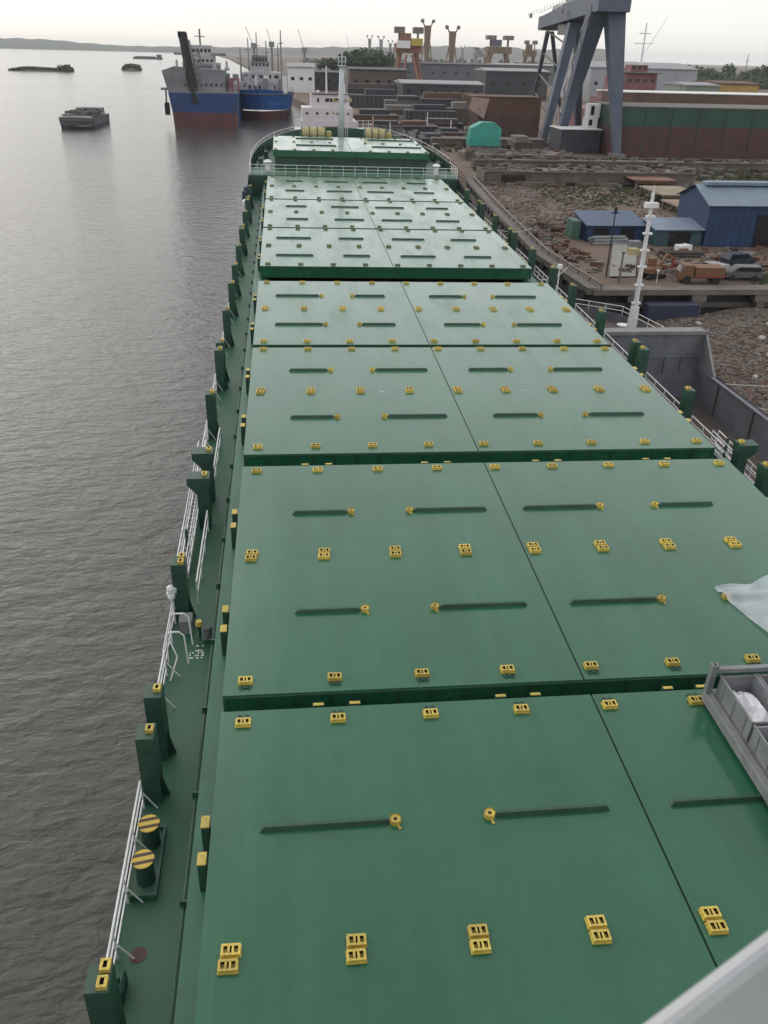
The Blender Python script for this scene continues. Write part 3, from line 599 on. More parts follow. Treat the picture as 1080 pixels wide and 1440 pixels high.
def bin_mesh(L_,W_,H_,t=0.05):
    q=MB(); q.box(-W_/2,W_/2,-L_/2,L_/2,0,0.05)
    q.box(-W_/2,-W_/2+t,-L_/2,L_/2,0.05,H_); q.box(W_/2-t,W_/2,-L_/2,L_/2,0.05,H_); q.box(-W_/2+t,W_/2-t,-L_/2,-L_/2+t,0.05,H_); q.box(-W_/2+t,W_/2-t,L_/2-t,L_/2,0.05,H_); return q
def lump(name,label,cat,mat,w_,l_,h_,m,group=None):
    n=14; q=MB(); ph=random.uniform(0,6)
    for j in range(n+1):
        for i in range(n+1):
            u,v=i/n*2-1,j/n*2-1; ed=(1-abs(u)**4)*(1-abs(v)**4)
            z=h_*ed*(0.75+0.22*math.sin(3.1*u+ph)*math.cos(2.7*v-ph)+0.16*math.sin(7*u*v+5*u+ph)+random.uniform(-0.09,0.09)); q.v.append((u*w_/2,v*l_/2,max(0.0,z)))
    q.f=[(j*(n+1)+i,j*(n+1)+i+1,(j+1)*(n+1)+i+1,(j+1)*(n+1)+i) for j in range(n) for i in range(n)]; q.m=[0]*len(q.f)
    b=len(q.v); q.v+=[(-w_/2,-l_/2,-0.0),(w_/2,-l_/2,0),(w_/2,l_/2,0),(-w_/2,l_/2,0)]; q.f.append((b+3,b+2,b+1,b)); q.m.append(0)
    o=q.build(name,m); o.matrix_world=mat; return tag(o,label,cat,group)
WSH=sheet_mat('white_tarp',(0.72,0.72,0.75),1.0); NET=paint('dark_netting',(0.05,0.05,0.05),0.9,0.5,14,bump=0.05,bscale=20)
ends=[('far',1.42+0.55),('mid',0.08+0.5),('near',-1.0)]
yb_=[1.95,0.05,-1.9]; nm=['beside the gap between covers','in the middle of the rack','farthest from the gap between covers']
for k,yb in enumerate(yb_):
    for cI,xb in ((0,-0.46),(1,0.56)):
        bo=thing('steel_bin','grey steel bin %s %s'%(('holding a white sheet','holding dark netting')[cI],nm[k]),'bin',mat=SM(3.85+xb,13.62+yb,0.43),group='bins on the flat rack')
        bm=bin_mesh(1.78,0.98 if cI==0 else 0.9,0.62); bm.build('bin_body',GREYP,bo)
        for sx in (-1,1):
            h=MB(); xx=sx*(0.49 if cI==0 else 0.45)
            for y in (-0.6,0.0,0.6): h.box(xx-0.02,xx+0.02,y-0.03,y+0.03,0.0,0.64)
            h.box(xx-0.025,xx+0.025,-0.9,0.9,0.60,0.66); h.build('bin_rib',GREYP,bo)
        lump(('white_sheet','cargo_netting')[cI],('crumpled white plastic sheet','dark cargo netting')[cI]+' in the bin '+nm[k],('sheet','netting')[cI],SM(3.85+xb,13.62+yb,0.485),0.86 if cI==0 else 0.78,1.64,0.42 if cI==0 else 0.3,(WSH,NET)[cI],('white sheets in the bins','netting in the bins')[cI])
# translucent plastic sheet
pts=[wingpt(x,y,0.05)[:2] for x,y in ((1005,827),(1030,823),(1056,822),(1080,811))]
q=MB(); nu,nv=40,24
W2=lambda x,y: np.array(wingpt(x,y,0.05)[:2])
def pl_(pts,t):
    d_=[0]
    for u,v in zip(pts[:-1],pts[1:]): d_.append(d_[-1]+np.linalg.norm(v-u))
    x=t*d_[-1]
    for i in range(len(pts)-1):
        if x<=d_[i+1]+1e-9: return pts[i]+(pts[i+1]-pts[i])*((x-d_[i])/(d_[i+1]-d_[i]))
    return pts[-1]
TOPE=[W2(1005,826),W2(1031,823),W2(1056,822),W2(1080,811),W2(1130,800),W2(1190,796)]; BOTE=[W2(1005,826),W2(1016,838),W2(1040,858),W2(1080,891),W2(1125,915),W2(1180,905)]
for i in range(nu+1):
    t=i/nu; top=pl_(TOPE,t); bot=pl_(BOTE,t)
    for j in range(nv+1):
        s_=j/nv; p_=bot+(top-bot)*s_
        z=0.022+0.05*abs(math.sin(9*t+4*s_))*min(1,t*1.5)+0.03*(RNG.random()-0.3)*t+0.02*max(0,math.sin(14*s_+3*t))
        if s_>0.88: z+=0.10*(s_-0.88)/0.12*(0.6+0.4*math.sin(22*t))
        if p_[0]>5.4 and abs(p_[1]-21.4)<0.26: z=max(z,0.17*(1-max(0,(abs(p_[1]-21.4)-0.12)/0.16)))
        q.v.append((p_[0],p_[1],max(0.012,z)))
q.f=[(i*(nv+1)+j,(i+1)*(nv+1)+j,(i+1)*(nv+1)+j+1,i*(nv+1)+j+1) for i in range(nu) for j in range(nv)]; q.m=[0]*len(q.f)
ps=q.build('plastic_sheet',sheet_mat('clear_plastic',(0.66,0.72,0.76),0.5),smooth=True); ps.matrix_world=SHIP.copy()
tag(ps,'clear plastic sheet lying crumpled over a bar on the green hatch cover','plastic sheet')

# ================================================================ BARGE ALONGSIDE
BG=paint('barge_grey',(0.145,0.155,0.18),0.6,0.2,0.5,dirt=(0.09,0.075,0.06),dirtamt=0.6,streak=0.7); BB=paint('barge_brown',(0.085,0.068,0.062),0.75,0.3,0.6,dirt=(0.045,0.035,0.03),dirtamt=0.6)
BGL=paint('barge_top_grey',(0.21,0.215,0.22),0.6,0.2,1)
bar_=thing('river_barge','grey river barge with an empty open hold moored against the cargo ship','barge',(20.8,56,0))
o=Vector((20.8,56,0))
def loc(m,ox=20.8,oy=56): m.v=[(x-ox,y-oy,z) for x,y,z in m.v]; return m
q=MB(); XL,XR=14.3,27.5; pol=[(XL,-6),(XR,-6)]+[(XR,74),(XR-0.5,78),(XR-1.8,81.5),(XR-4,84),(20.9,85)]+[(XL+4,84),(XL+1.8,81.5),(XL+0.5,78),(XL,74)]
n=len(pol); q.v=[(x,y,-1.2) for x,y in pol]+[(x,y,2.3+max(0,(y-67)*0.06)) for x,y in pol]; q.f=[(i,(i+1)%n,n+(i+1)%n,n+i) for i in range(n)]; q.m=[0]*n; loc(q).build('hull',BG,bar_)
q=MB(); HX0,HX1,HY0,HY1=15.6,26.1,0,65.6
q.box(XL+.02,HX0,-5.9,67,2.2,2.3); q.box(HX1,XR-.02,-5.9,67,2.2,2.3); q.box(HX0,HX1,-5.9,HY0,2.2,2.3)
q.prism([(XL+.05,67),(XR-.05,67)]+[(x,y-0.05) for x,y in pol[2:]],2.2,2.32); loc(q).build('side_deck',BB,bar_)
q=MB(); t=0.12
q.box(HX0,HX0+t,HY0,HY1,0.4,3.2); q.box(HX1-t,HX1,HY0,HY1,0.4,3.2); q.box(HX0+t,HX1-t,HY0,HY0+t,0.4,3.2); q.box(HX0+t,HX1-t,HY1-t,HY1,0.4,2.5)
q.box(HX1-0.2,HX1+0.14,HY0,HY1-3,3.2,3.3); q.box(HX0-0.14,HX0+0.2,HY0,HY1-3,3.2,3.3); loc(q).build('hold_coaming',BG,bar_)
q=MB(); q.box(HX0,HX1,HY0,HY1,0.3,0.4); loc(q).build('hold_floor',BB,bar_)
for i in range(11):
    q=MB(); y=HY0+3+i*5.8; q.box(HX1-t-0.1,HX1-t,y-0.06,y+0.06,0.4,3.15); loc(q).build('hold_frame',BB,bar_)
q=MB(); q.box(15.4,26.5,65.65,67.2,2.3,6.0); q.box(15.4,26.5,65.55,65.64,4.0,4.12); q.box(15.4,26.5,65.55,65.64,2.5,2.6); loc(q).build('hatch_bulkhead',BG,bar_)
q=MB(); q.box(15.3,26.6,65.5,67.3,6.0,6.12); q.box(15.3,26.6,65.5,65.7,6.12,6.3); loc(q).build('bulkhead_top',BGL,bar_)
for i in range(8): q=MB(); x=15.9+i*1.45; q.box(x-0.05,x+0.05,65.5,65.64,2.62,3.98); loc(q).build('bulkhead_stiffener',BG,bar_)
q=MB(); q.add([(26.2,65.5,2.4),(26.2,62.6,2.4),(26.2,62.6,3.3),(26.3,65.5,6.0),(26.4,65.5,2.4),(26.4,62.6,2.4),(26.4,62.6,3.3),(26.5,65.5,6.0)],[(0,1,2,3),(7,6,5,4),(2,6,7,3),(1,5,6,2),(0,3,7,4)]); loc(q).build('wing_plate',BGL,bar_)
q=MB(); mx_,my_=22.2,71.6; q.taper((mx_,my_,2.5),(mx_+0.12,my_,6.8),0.85,0.7,0.6,0.5); q.cyl((mx_+0.12,my_,6.8),(mx_+0.05,my_,16.4),0.24,0.15,8)
for z in (7,8.6,10.2,11.6,13,14.4): q.box(mx_-0.25,mx_+0.5,my_-0.2,my_+0.2,z,z+0.16)
q.box(mx_-0.5,mx_+0.6,my_-0.3,my_+0.3,15.2,15.6); q.cyl((mx_+0.05,my_,16.4),(mx_+0.05,my_,16.9),0.06,n=5); loc(q).build('signal_mast',WHT,bar_)
q=MB()
for a,b in (((XR-0.2,67.5,2.4),(XR-0.3,76,2.8)),((XR-0.3,76,2.8),(XR-2.2,81.6,3.2)),((XR-2.2,81.6,3.2),(20.9,84.5,3.3)),((20.9,84.5,3.3),(XL+2,81.8,3.2)),((XL+2,81.8,3.2),(XL+0.2,76,2.8))):
    for z in (0.45,0.9): q.cyl((a[0],a[1],a[2]+z),(b[0],b[1],b[2]+z),0.04,n=5)
    for k in range(3): t_=k/3; p=[a[i]+(b[i]-a[i])*t_ for i in range(3)]; q.cyl(p,(p[0],p[1],p[2]+0.9),0.04,n=5)
loc(q).build('bow_railing',WHT,bar_)
q=MB(); q.cyl((19.4,77.5,2.5),(21.6,77.5,3.0),0.5,n=12); q.box(18.9,22,77,78,2.3,2.7); loc(q).build('anchor_windlass',STEEL,bar_)
for x,y in ((24.5,79),(25.6,75)):
    q=MB(); q.cyl((x,y,2.3),(x,y,2.9),0.35,n=10); q.cyl((x,y,2.9),(x,y,3.0),0.6,n=10); loc(q).build('deck_vent',WHT,bar_)
q=MB(); rr=random.Random(3)
for i in range(26):
    y=40+i*1.0; q.tube([(26.6+rr.uniform(0,.5),y,2.36),(26.8+rr.uniform(-.2,.4),y+0.5,2.42+rr.uniform(0,.25)),(26.6+rr.uniform(0,.5),y+1,2.36)],0.05,5)
loc(q).build('deck_rope',paint('rope_brown',(0.13,0.11,0.085),0.9,0.3,8),bar_)
for y0,y1 in ((44,50),(51,57)):
    q=MB(); q.tube([(27.2,y0,2.35),(27.2,y0,3.3),(27.2,y1,3.3),(27.2,y1,2.35)],0.035,5); q.cyl((27.2,y0,2.85),(27.2,y1,2.85),0.03,n=5); loc(q).build('side_rail',STEEL,bar_)

# ================================================================ FORESHORE, QUAYS, YARD
ROCKM=[paint('rock_brown',(0.115,0.085,0.065),0.95,0.35,2),paint('rock_grey',(0.145,0.128,0.115),0.95,0.3,2),paint('rock_red',(0.115,0.068,0.052),0.95,0.35,2)]
q=MB(); rr=random.Random(5)
for i in range(7500):
    x=27.6+abs(rr.gauss(0,1))*9; y=rr.uniform(48,90.6)
    if x>58: continue
    r=rr.choice((0.09,0.12,0.16,0.21,0.3)); q.ico((x,y,beach_z(x,y)+r*0.15),r,rr.choice((0,0,1,1,2)),0.35,rr,(1,rr.uniform(.7,1.3),0.6))
tag(q.build('rubble',ROCKM),'broken brick and stone rubble covering the foreshore beside the barge','rubble',kind='stuff')
q=MB()
for i in range(2600):
    y=rr.uniform(122,177); x=interp(y,SHORE)+2+abs(rr.gauss(0,1))*15
    if 33<x<76 and y<128: continue
    r=rr.choice((0.12,0.16,0.22,0.3,0.42)); q.ico((x,y,3.3+r*0.1),r,rr.choice((0,1,1,2)),0.35,rr,(1,1,0.6))
tag(q.build('yard_rubble',ROCKM),'loose stones strewn over the bare yard behind the blue sheds','stones',kind='stuff')
PALE=paint('pale_stone',(0.40,0.37,0.34),0.9,0.15,2)
for x,y,r in ((40.4,80.5,.42),(36.2,86.5,.35),(43,84,.5),(34.5,70.2,.3),(38.3,75,.36),(46.2,78,.45),(33.1,78.4,.28)):
    q=MB(); q.ico((0,0,r*0.3),r,0,0.3,rr,(1,1.2,.7)); b_=q.build('boulder',PALE); b_.location=(x,y,beach_z(x,y)); tag(b_,'pale boulder lying on the brown rubble of the foreshore','boulder','pale boulders on the foreshore')
wharf=thing('wharf','concrete wharf on square pillars at the edge of the yard above the rubble','wharf',(50,92,0))
lw=lambda m: loc(m,50,92)
q=MB(); q.box(25.6,110,93.4,93.8,-1.5,3.25); lw(q).build('back_wall',paint('dark_concrete',(0.06,0.055,0.05),0.8,0.3,0.4),wharf)  # dark colour painted in for the shaded void under the wharf deck
for i in range(11):
    x0=25.6+i*7.6; q=MB(); q.box(x0+0.02,x0+7.58,91.3,93.39,2.75,3.36); lw(q).build('deck_beam',CONC,wharf)
    q=MB(); q.box(x0+4.6,x0+5.5,91.5,92.5,-1.0,1.9); q.box(x0+4.2,x0+5.9,91.4,92.7,1.9,2.74); lw(q).build('pillar',CONC,wharf)
q=MB(); q.box(25.6,110,92.9,93.3,0.9,1.5); q.build  # lower waling
lw(q).build('waling_beam',CONC,wharf)
q=MB(); q.box(-3,3,-0.8,0.8,0,1.7,0,0.05); pb=q.build('blue_pontoon',paint('navy_steel',(0.03,0.035,0.07),0.6,0.3,1)); pb.location=(34.5,90.2,beach_z(34.5,90.2)); tag(pb,'dark blue steel box standing under the wharf between two pillars','steel box')
quay=thing('quay_edge','stone quay edge with a coping and black tyre fenders along the cargo ship','quay',(27,140,0))
lq=lambda m: loc(m,27,140); yy_=[91.6+i*3.6 for i in range(27)]
for i,(a,b) in enumerate(zip(yy_[:-1],yy_[1:])):
    xa,xb=interp(a,SHORE),interp(b,SHORE); q=MB()
    q.add([(xa-.5,a+.02,2.75),(xa+.7,a+.02,2.75),(xb+.7,b-.02,2.75),(xb-.5,b-.02,2.75),(xa-.5,a+.02,3.5),(xa+.7,a+.02,3.5),(xb+.7,b-.02,3.5),(xb-.5,b-.02,3.5)],[(3,2,1,0),(4,5,6,7),(0,1,5,4),(1,2,6,5),(2,3,7,6),(3,0,4,7)]); lq(q).build('coping_block',CONC,quay)
    q=MB(); q.add([(xa-.2,a,-2),(xb-.2,b,-2),(xb-.2,b,2.75),(xa-.2,a,2.75)],[(0,1,2,3)]); lq(q).build('wall_panel',paint('dark_concrete',(0.06,0.055,0.05)),quay)
    q=MB(); q.cyl((xa-.62,a+1.2,2.6),(xa-.35,a+1.2,2.6),0.55,n=12); lq(q).build('tyre_fender',BLACK,quay)
q=MB(); q.tube([(interp(y,SHORE)+1.0,y,3.95) for y in yy_],0.14,6)
for y in yy_[::1]: q.box(interp(y,SHORE)+0.9,interp(y,SHORE)+1.1,y-.08,y+.08,3.4,3.9)
lq(q).build('pipeline',STEEL,quay)
# mooring lines / gangways as ropes
ROPE=paint('mooring_rope',(0.45,0.42,0.38),0.85,0.15,5)
def rope(a,b,sag,label,r=0.05):
    q=MB(); n=14; a=Vector([float(k) for k in a]); b=Vector([float(k) for k in b])
    q.tube([a+(b-a)*(i/n)-Vector((0,0,4*sag*(i/n)*(1-i/n))) for i in range(n+1)],r,5); return tag(q.build('mooring_rope',ROPE),label,'rope')
rope((27.3,62.5,2.7),(43.5,66,beach_z(43.5,66)+.2),0.3,'pale rope running from the barge hold across the rubble')
rope((27.3,57,2.7),(40,60,beach_z(40,60)+.2),0.2,'rope slack over the stones beside the barge rail',0.04)
S2W=lambda x,y,z: SHIP@Vector((x,y,z))
rope(S2W(12.9,70,DZ+.3),(26.8,104,3.6),0.6,'long mooring rope from the ship side to the quay coping')
rope(S2W(12.9,92,DZ+.3),(28.2,128,3.6),0.6,'mooring rope stretched between ship posts and pipeline quay')
rope(S2W(12.6,116,0.9),(31.5,165,3.6),0.8,'mooring rope led from the bow rail to the stone quay')
# low concrete platforms of the slipways
def platform(name,x0,x1,y0,y1,zt,label,gr=None,bays=0):
    t_=thing(name,label,'platform',((x0+x1)/2,y0,0)); ox,oy=(x0+x1)/2,y0
    q=MB(); q.box(x0,x1,y0,y1,2.5,zt-0.35); loc(q,ox,oy).build('wall',paint('stained_concrete',(0.135,0.115,0.10),0.9,0.35,0.3,dirt=(0.06,0.05,0.045),dirtamt=0.7,streak=0.6,dscale=0.4),t_)
    n=max(1,int((x1-x0)/9))
    for i in range(n): a=x0+(x1-x0)*i/n; b=x0+(x1-x0)*(i+1)/n; q=MB(); q.box(a+.02,b-.02,y0-.25,y1,zt-0.34,zt); loc(q,ox,oy).build('slab',CONC,t_)
    for k in range(bays): q=MB(); x=x0+3.5+k*9; q.box(x,x+5,y0-.12,y0-.02,3.6,zt-0.8); loc(q,ox,oy).build('opening',HOLE,t_)
    return t_
platform('slipway',31.5,76,178,186,6.0,'long concrete slipway wall with dark openings behind the bare yard',bays=1)
platform('slipway',35,150,206,209,5.2,'narrow grey concrete slipway strip between grassy ground and the hulls')
platform('slipway',36,64,222,232,4.8,'pale concrete slipway under the green covered block')
platform('slipway',33,66,256,262,5.6,'concrete slipway strip behind the green covered block')
GRASS=paint('rough_grass',(0.045,0.055,0.024),0.95,0.4,0.5,dirt=(0.10,0.085,0.06),dirtamt=0.6,dscale=0.2)
def tuft_patch(name,x0,x1,y0,y1,z,n,label,seed,hgt=0.5):
    r_=random.Random(seed); q=MB()
    for i in range(n):
        x,y=r_.uniform(x0,x1),r_.uniform(y0,y1); a=r_.uniform(0,3.14); l=r_.uniform(.2,.7); h=r_.uniform(.4,1)*hgt; c,s_=math.cos(a)*l,math.sin(a)*l
        q.add([(x-c,y-s_,z),(x+c,y+s_,z),(x+c*.6+.1,y+s_*.6,z+h),(x-c*.5,y-s_*.5+.1,z+h*.9)],[(0,1,2,3)])
    return tag(q.build(name,GRASS),label,'grass',kind='stuff')
tuft_patch('grass',34,120,187,205.5,3.3,2600,'rough dry grass growing between two concrete slipways',1)
tuft_patch('grass',40,70,150,177,3.3,1000,'sparse weeds in front of the slipway wall',2,.4); tuft_patch('grass',46,64,94,103,3.3,500,'weeds by the parked van on the wharf yard',4,.45)
# steel platforms
def steel_platform(x0,x1,y0,y1,z,m,label):
    t_=thing('steel_platform',label,'platform',((x0+x1)/2,(y0+y1)/2,3.3)); q=MB(); a,b=(x1-x0)/2,(y1-y0)/2
    q.box(-a,a,-b,b,z-3.3-.25,z-3.3); q.build('plate',m,t_)
    q=MB(); q.box(-a+.1,a-.1,-b+.1,-b+.3,z-3.3-.7,z-3.3-.26); q.build('edge_beam',RUST,t_)
    for x in (-a+.4,0,a-.4):
        for y in (-b+.5,b-.5): q=MB(); q.box(x-.2,x+.2,y-.2,y+.2,-.1,z-3.3-.26); q.build('leg',STEEL,t_)
steel_platform(61,69.5,172,188,5.2,paint('orange_rust',(0.19,0.10,0.07),0.85,0.3,0.4),'rusty orange steel platform on short legs beside the slipway')
steel_platform(58.5,66.5,152,164,5.2,paint('tan_plate',(0.25,0.205,0.15),0.85,0.25,0.4),'tan steel platform raised on legs behind the big blue shed')
steel_platform(57,61.5,140,149.5,4.8,paint('tan_plate2',(0.24,0.18,0.14),0.85,0.25,0.4),'small tan steel platform tucked behind the blue shed gable')
for i,(x,y,l,a) in enumerate(((82,176,9,-.6),(92,180,12,-.5),(84,166,7,-.65))):
    q=MB(); q.box(-l/2,l/2,-.5,.5,0,.5,0,.05); b_=q.build('concrete_beam',CONC); b_.location=(x,y,3.28); b_.rotation_euler.z=a; tag(b_,'pale concrete beam lying on dark ground behind the steel platforms','beam','pale beams lying in the yard')
rr=random.Random(31); q=MB()
for (x0,x1,y0,y1,z,n) in ((31.5,76,178,186,6.0,150),(35,150,206,209,5.2,110),(36,64,222,232,4.8,70),(32,76,175.6,177.7,3.3,160),(36,150,203.5,205.6,3.3,160),(70,130,150,200,3.3,260),(84,150,120,150,3.3,120)):
    for i in range(n): q.cb((rr.uniform(x0,x1),rr.uniform(y0,y1),z),(rr.uniform(.2,2.2),rr.uniform(.2,1.0),rr.uniform(.1,.8)),rr.choice((0,0,1,1,1,2,2,3)),rr.uniform(-.5,.5))
tag(q.build('slipway_scrap',[RUST,STEEL,CONC,HOLE,WHT]),'scrap metal and rubble littering the concrete slipways','scrap',kind='stuff')
tuft_patch('grass',32,75,183.5,185.9,6.0,350,'weeds growing along the back of the slipway wall',7,.5); tuft_patch('grass',36,149,208,208.9,5.2,350,'weeds along the narrow concrete strip',8,.5)
# blue sheds
BLUE=paint('shed_blue',(0.016,0.042,0.11),0.6,0.2,0.5,dirt=(0.02,0.03,0.05),dirtamt=0.5,streak=0.9); ROOFB=paint('roof_pale_blue',(0.16,0.215,0.27),0.5,0.15,0.4,dirt=(0.15,0.17,0.19),dirtamt=0.5,streak=0.2,dscale=0.5); ROOFD=paint('roof_blue',(0.06,0.095,0.16),0.55,0.2,0.4)
def corr(q,x0,x1,ya,za,yb,zb,step=0.45,amp=0.05,thick=0.06):
    n=int((x1-x0)/step)*2; b=len(q.v)
    for i in range(n+1):
        x=x0+(x1-x0)*i/n; dz=amp*(i%2); q.v+=[(x,ya,za+dz),(x,yb,zb+dz),(x,ya,za+dz-thick),(x,yb,zb+dz-thick)]
    for i in range(n):
        k=b+i*4; q.f+=[(k,k+4,k+5,k+1),(k+2,k+3,k+7,k+6),(k,k+2,k+6,k+4)]; q.m+=[0]*3
    return q
def gable(name,label,x0,x1,y0,y1,ze,zr,wall,roof,doors=(),zb=3.25,cap=True):
    ox,oy=x0,y0; t_=thing(name,label,'shed',(x0,y0,zb)); ym=(y0+y1)/2
    def lo(m): m.v=[(x-ox,y-oy,z-zb) for x,y,z in m.v]; return m
    q=MB(); q.add([(x0,y0,zb),(x1,y0,zb),(x1,y1,zb),(x0,y1,zb),(x0,y0,ze),(x1,y0,ze),(x1,y1,ze),(x0,y1,ze),(x0,ym,zr),(x1,ym,zr)],[(0,1,5,4),(1,2,6,9,5),(2,3,7,6),(3,0,4,8,7),(4,5,9,8),(6,7,8,9)]); w_=lo(q).build('wall',wall,t_)
    for a,b,h in doors: q=MB(); q.box(x0+a,x0+b,y0-.06,y0-.01,zb,zb+h); lo(q).build('door',GLASS,t_)
    n=int((x1-x0)/1.0); q=MB()
    for i in range(n): x=x0+(x1-x0)*i/n; q.box(x,x+.07,y0-.03,y0+.01,zb+.05,ze-.05)
    k=lo(q).build('wall_rib',wall,w_); k['kind']='stuff'
    sl_=(zr-ze)/(ym-y0); e=.5
    q=MB(); corr(q,x0-.4,x1+.4,y0-e,ze+.12-e*sl_,ym,zr+.12); corr(q,x0-.4,x1+.4,y1+e,ze+.12-e*sl_,ym,zr+.12); r_=lo(q).build('roof',roof,t_)
    if cap: q=MB(); q.box(x0+1,x1-1,ym-.9,ym+.9,zr+.1,zr+.55,0,.1); lo(q).build('ridge_vent',roof,r_)
    return t_
gable('blue_shed','large dark blue workshop shed with a pale corrugated roof and wide doorway',49.6,82,115.9,126,8.9,10.8,BLUE,ROOFB,doors=((7.2,12.5,4.4),(19,24,4.4)))
def leanto(label,x0,x1,y0,y1,zf,zk,wall,roof,openings=()):
    zb=3.25; t_=thing('low_shed',label,'shed',(x0,y0,zb)); lo=lambda m:(setattr(m,'v',[(x-x0,y-y0,z-zb) for x,y,z in m.v]),m)[1]
    q=MB(); q.add([(x0,y0,zb),(x1,y0,zb),(x1,y1,zb),(x0,y1,zb),(x0,y0,zf),(x1,y0,zf),(x1,y1,zk),(x0,y1,zk)],[(0,1,5,4),(1,2,6,5),(2,3,7,6),(3,0,4,7),(4,5,6,7)]); lo(q).build('wall',wall,t_)
    q=MB(); corr(q,x0-.3,x1+.3,y0-.5,zf+.03,y1+.3,zk+.13); lo(q).build('roof',roof,t_)
    for a,b,h in openings: q=MB(); q.box(x0+a,x0+b,y0-.06,y0-.01,zb,zb+h); lo(q).build('door',GLASS,t_)
leanto('low blue shed with a flat pale roof in the middle of the yard',33.8,42.2,119.5,125.5,5.5,6.4,BLUE,ROOFD,((1,3.4,1.9),(5,7,1.9)))
leanto('low blue lean-to joined to the gable of the large workshop',42.6,49.5,116.4,121,5.5,6.2,paint('teal_wall',(0.035,0.075,0.09),0.7,0.3,0.5),paint('roof_lilac',(0.16,0.20,0.27),0.5,0.2,0.4),((2,5.2,1.9),))
gb=MB(); gb.box(-0.6,.6,-1.5,1.5,0,2.6); gb_=gb.build('green_cabin',paint('cabin_green',(0.05,0.12,0.09),0.6,0.2,1)); gb_.location=(32.6,122.2,3.28); tag(gb_,'narrow green cabin at the end of the low blue shed','cabin')
# concrete pad, poles
pd=MB(); pd.add([tuple(G(856,391))[:2]+(3.5,),tuple(G(893,391))[:2]+(3.5,),tuple(G(896,344))[:2]+(3.5,),tuple(G(862,344))[:2]+(3.5,)],[(0,1,2,3)]); tag(pd.build('concrete_pad',paint('pale_pad',(0.24,0.235,0.22),0.9,0.2,0.4)),kind='structure')
def pole(x,y,z,h,r,m,name,label,head=None):
    q=MB(); q.cyl((0,0,0),(0,0,h),r,r*.7,8); t_=thing(name,label,'pole',(x,y,z)); q.build('pole_shaft',m,t_)
    q=MB()
    if head=='cross': q.box(-.5,.5,-.05,.05,h-.4,h-.3); q.box(-.15,.15,-.12,.12,h-.3,h+.3)
    else: q.cyl((0,0,h),(0,0,h+.25),.16,.22,8)
    q.build('pole_head',m,t_); return t_
pole(29.4,98.2,3.3,7.6,.10,BLACK,'utility_pole','tall thin black pole standing at the corner of the concrete pad','cross')
pole(34.2,94.6,3.3,1.3,.05,WHT,'light_post','short white post with a round head on the wharf edge')
pole(30.0,95.4,3.3,3.2,.16,STEEL,'mooring_post','thick grey steel post at the near corner of the concrete pad')
# vehicles and goods
OR=paint('machine_orange',(0.17,0.082,0.04),0.6,0.2,2,dirt=(0.15,0.08,0.05),dirtamt=0.5); RD=paint('machine_red',(0.24,0.04,0.035),0.6,0.25,2); CARG=paint('van_grey',(0.10,0.105,0.11),0.35,0.1,2)
ex=thing('excavator','small orange excavator with its arm folded beside the concrete pad','excavator',(34.6,97.2,3.3),0.4)
for s in (-1,1):
    q=MB(); q.prism([(-1.2,s*.75-.2),(1.2,s*.75-.2),(1.2,s*.75+.2),(-1.2,s*.75+.2)],.08,.55); q.cyl((-1.2,s*.75-.2,.3),(-1.2,s*.75+.2,.3),.28,n=10); q.cyl((1.2,s*.75-.2,.3),(1.2,s*.75+.2,.3),.28,n=10); q.build('track',BLACK,ex)
q=MB(); q.cyl((0,0,.5),(0,0,.75),.5,n=12); q.box(-1.3,.7,-.8,.8,.75,1.35,0,.08); q.build('house',OR,ex)
q=MB(); q.box(-.2,.65,.1,.78,1.35,2.3,0,.08); cb=q.build('cab',OR,ex); q=MB(); q.box(-.1,.66,.16,.8,1.55,2.15); q.build('cab_glass',GLASS,cb)
q=MB(); q.bar((.6,-.2,1.1),(1.9,-.2,2.7),.28,.3); q.bar((1.9,-.2,2.7),(3.1,-.2,2.1),.24,.26); q.build('boom',OR,ex)
q=MB(); q.bar((3.1,-.2,2.2),(2.9,-.2,.9),.2,.22); q.build('arm',RD,ex)
q=MB(); q.add([(2.6,-.6,.9),(3.2,-.6,.8),(3.1,-.6,.2),(2.5,-.6,.35),(2.6,.2,.9),(3.2,.2,.8),(3.1,.2,.2),(2.5,.2,.35)],[(0,1,2,3),(7,6,5,4),(0,4,5,1),(2,6,7,3),(1,5,6,2),(0,3,7,4)]); q.build('bucket',STEEL,ex)
def truck(x,y,rz,label):
    t_=thing('truck',label,'truck',(x,y,3.3),rz)
    q=MB(); q.box(-2.6,2.6,-.45,.45,.5,.75); q.build('chassis',STEEL,t_)
    q=MB(); q.box(-2.6,.9,-1.05,1.05,.76,1.9,0,.05); q.build('cargo_body',OR,t_); q=MB(); q.box(-2.65,.95,-1.1,1.1,.76,.95); q.build('body_sill',RD,t_)
    q=MB(); q.add([(1.1,-1,.5),(2.6,-1,.5),(2.6,-1,1.3),(2.2,-1,2.1),(1.1,-1,2.1),(1.1,1,.5),(2.6,1,.5),(2.6,1,1.3),(2.2,1,2.1),(1.1,1,2.1)],[(0,1,2,3,4),(9,8,7,6,5),(1,6,7,2),(2,7,8,3),(3,8,9,4),(4,9,5,0)]); c=q.build('cab',OR,t_)
    q=MB(); q.add([(2.6,-.85,1.32),(2.61,.85,1.32),(2.24,.85,2.03),(2.24,-.85,2.03)],[(0,1,2,3)]); q.build('windscreen',GLASS,c)
    for wx in (-1.7,1.8):
        for s in (-1,1): q=MB(); q.cyl((wx,s*.75,.48),(wx,s*1.02,.48),.48,n=14); q.build('wheel',BLACK,t_)
truck(39.6,95.2,math.pi*.98,'orange flatbed truck with a red sill parked on the wharf')
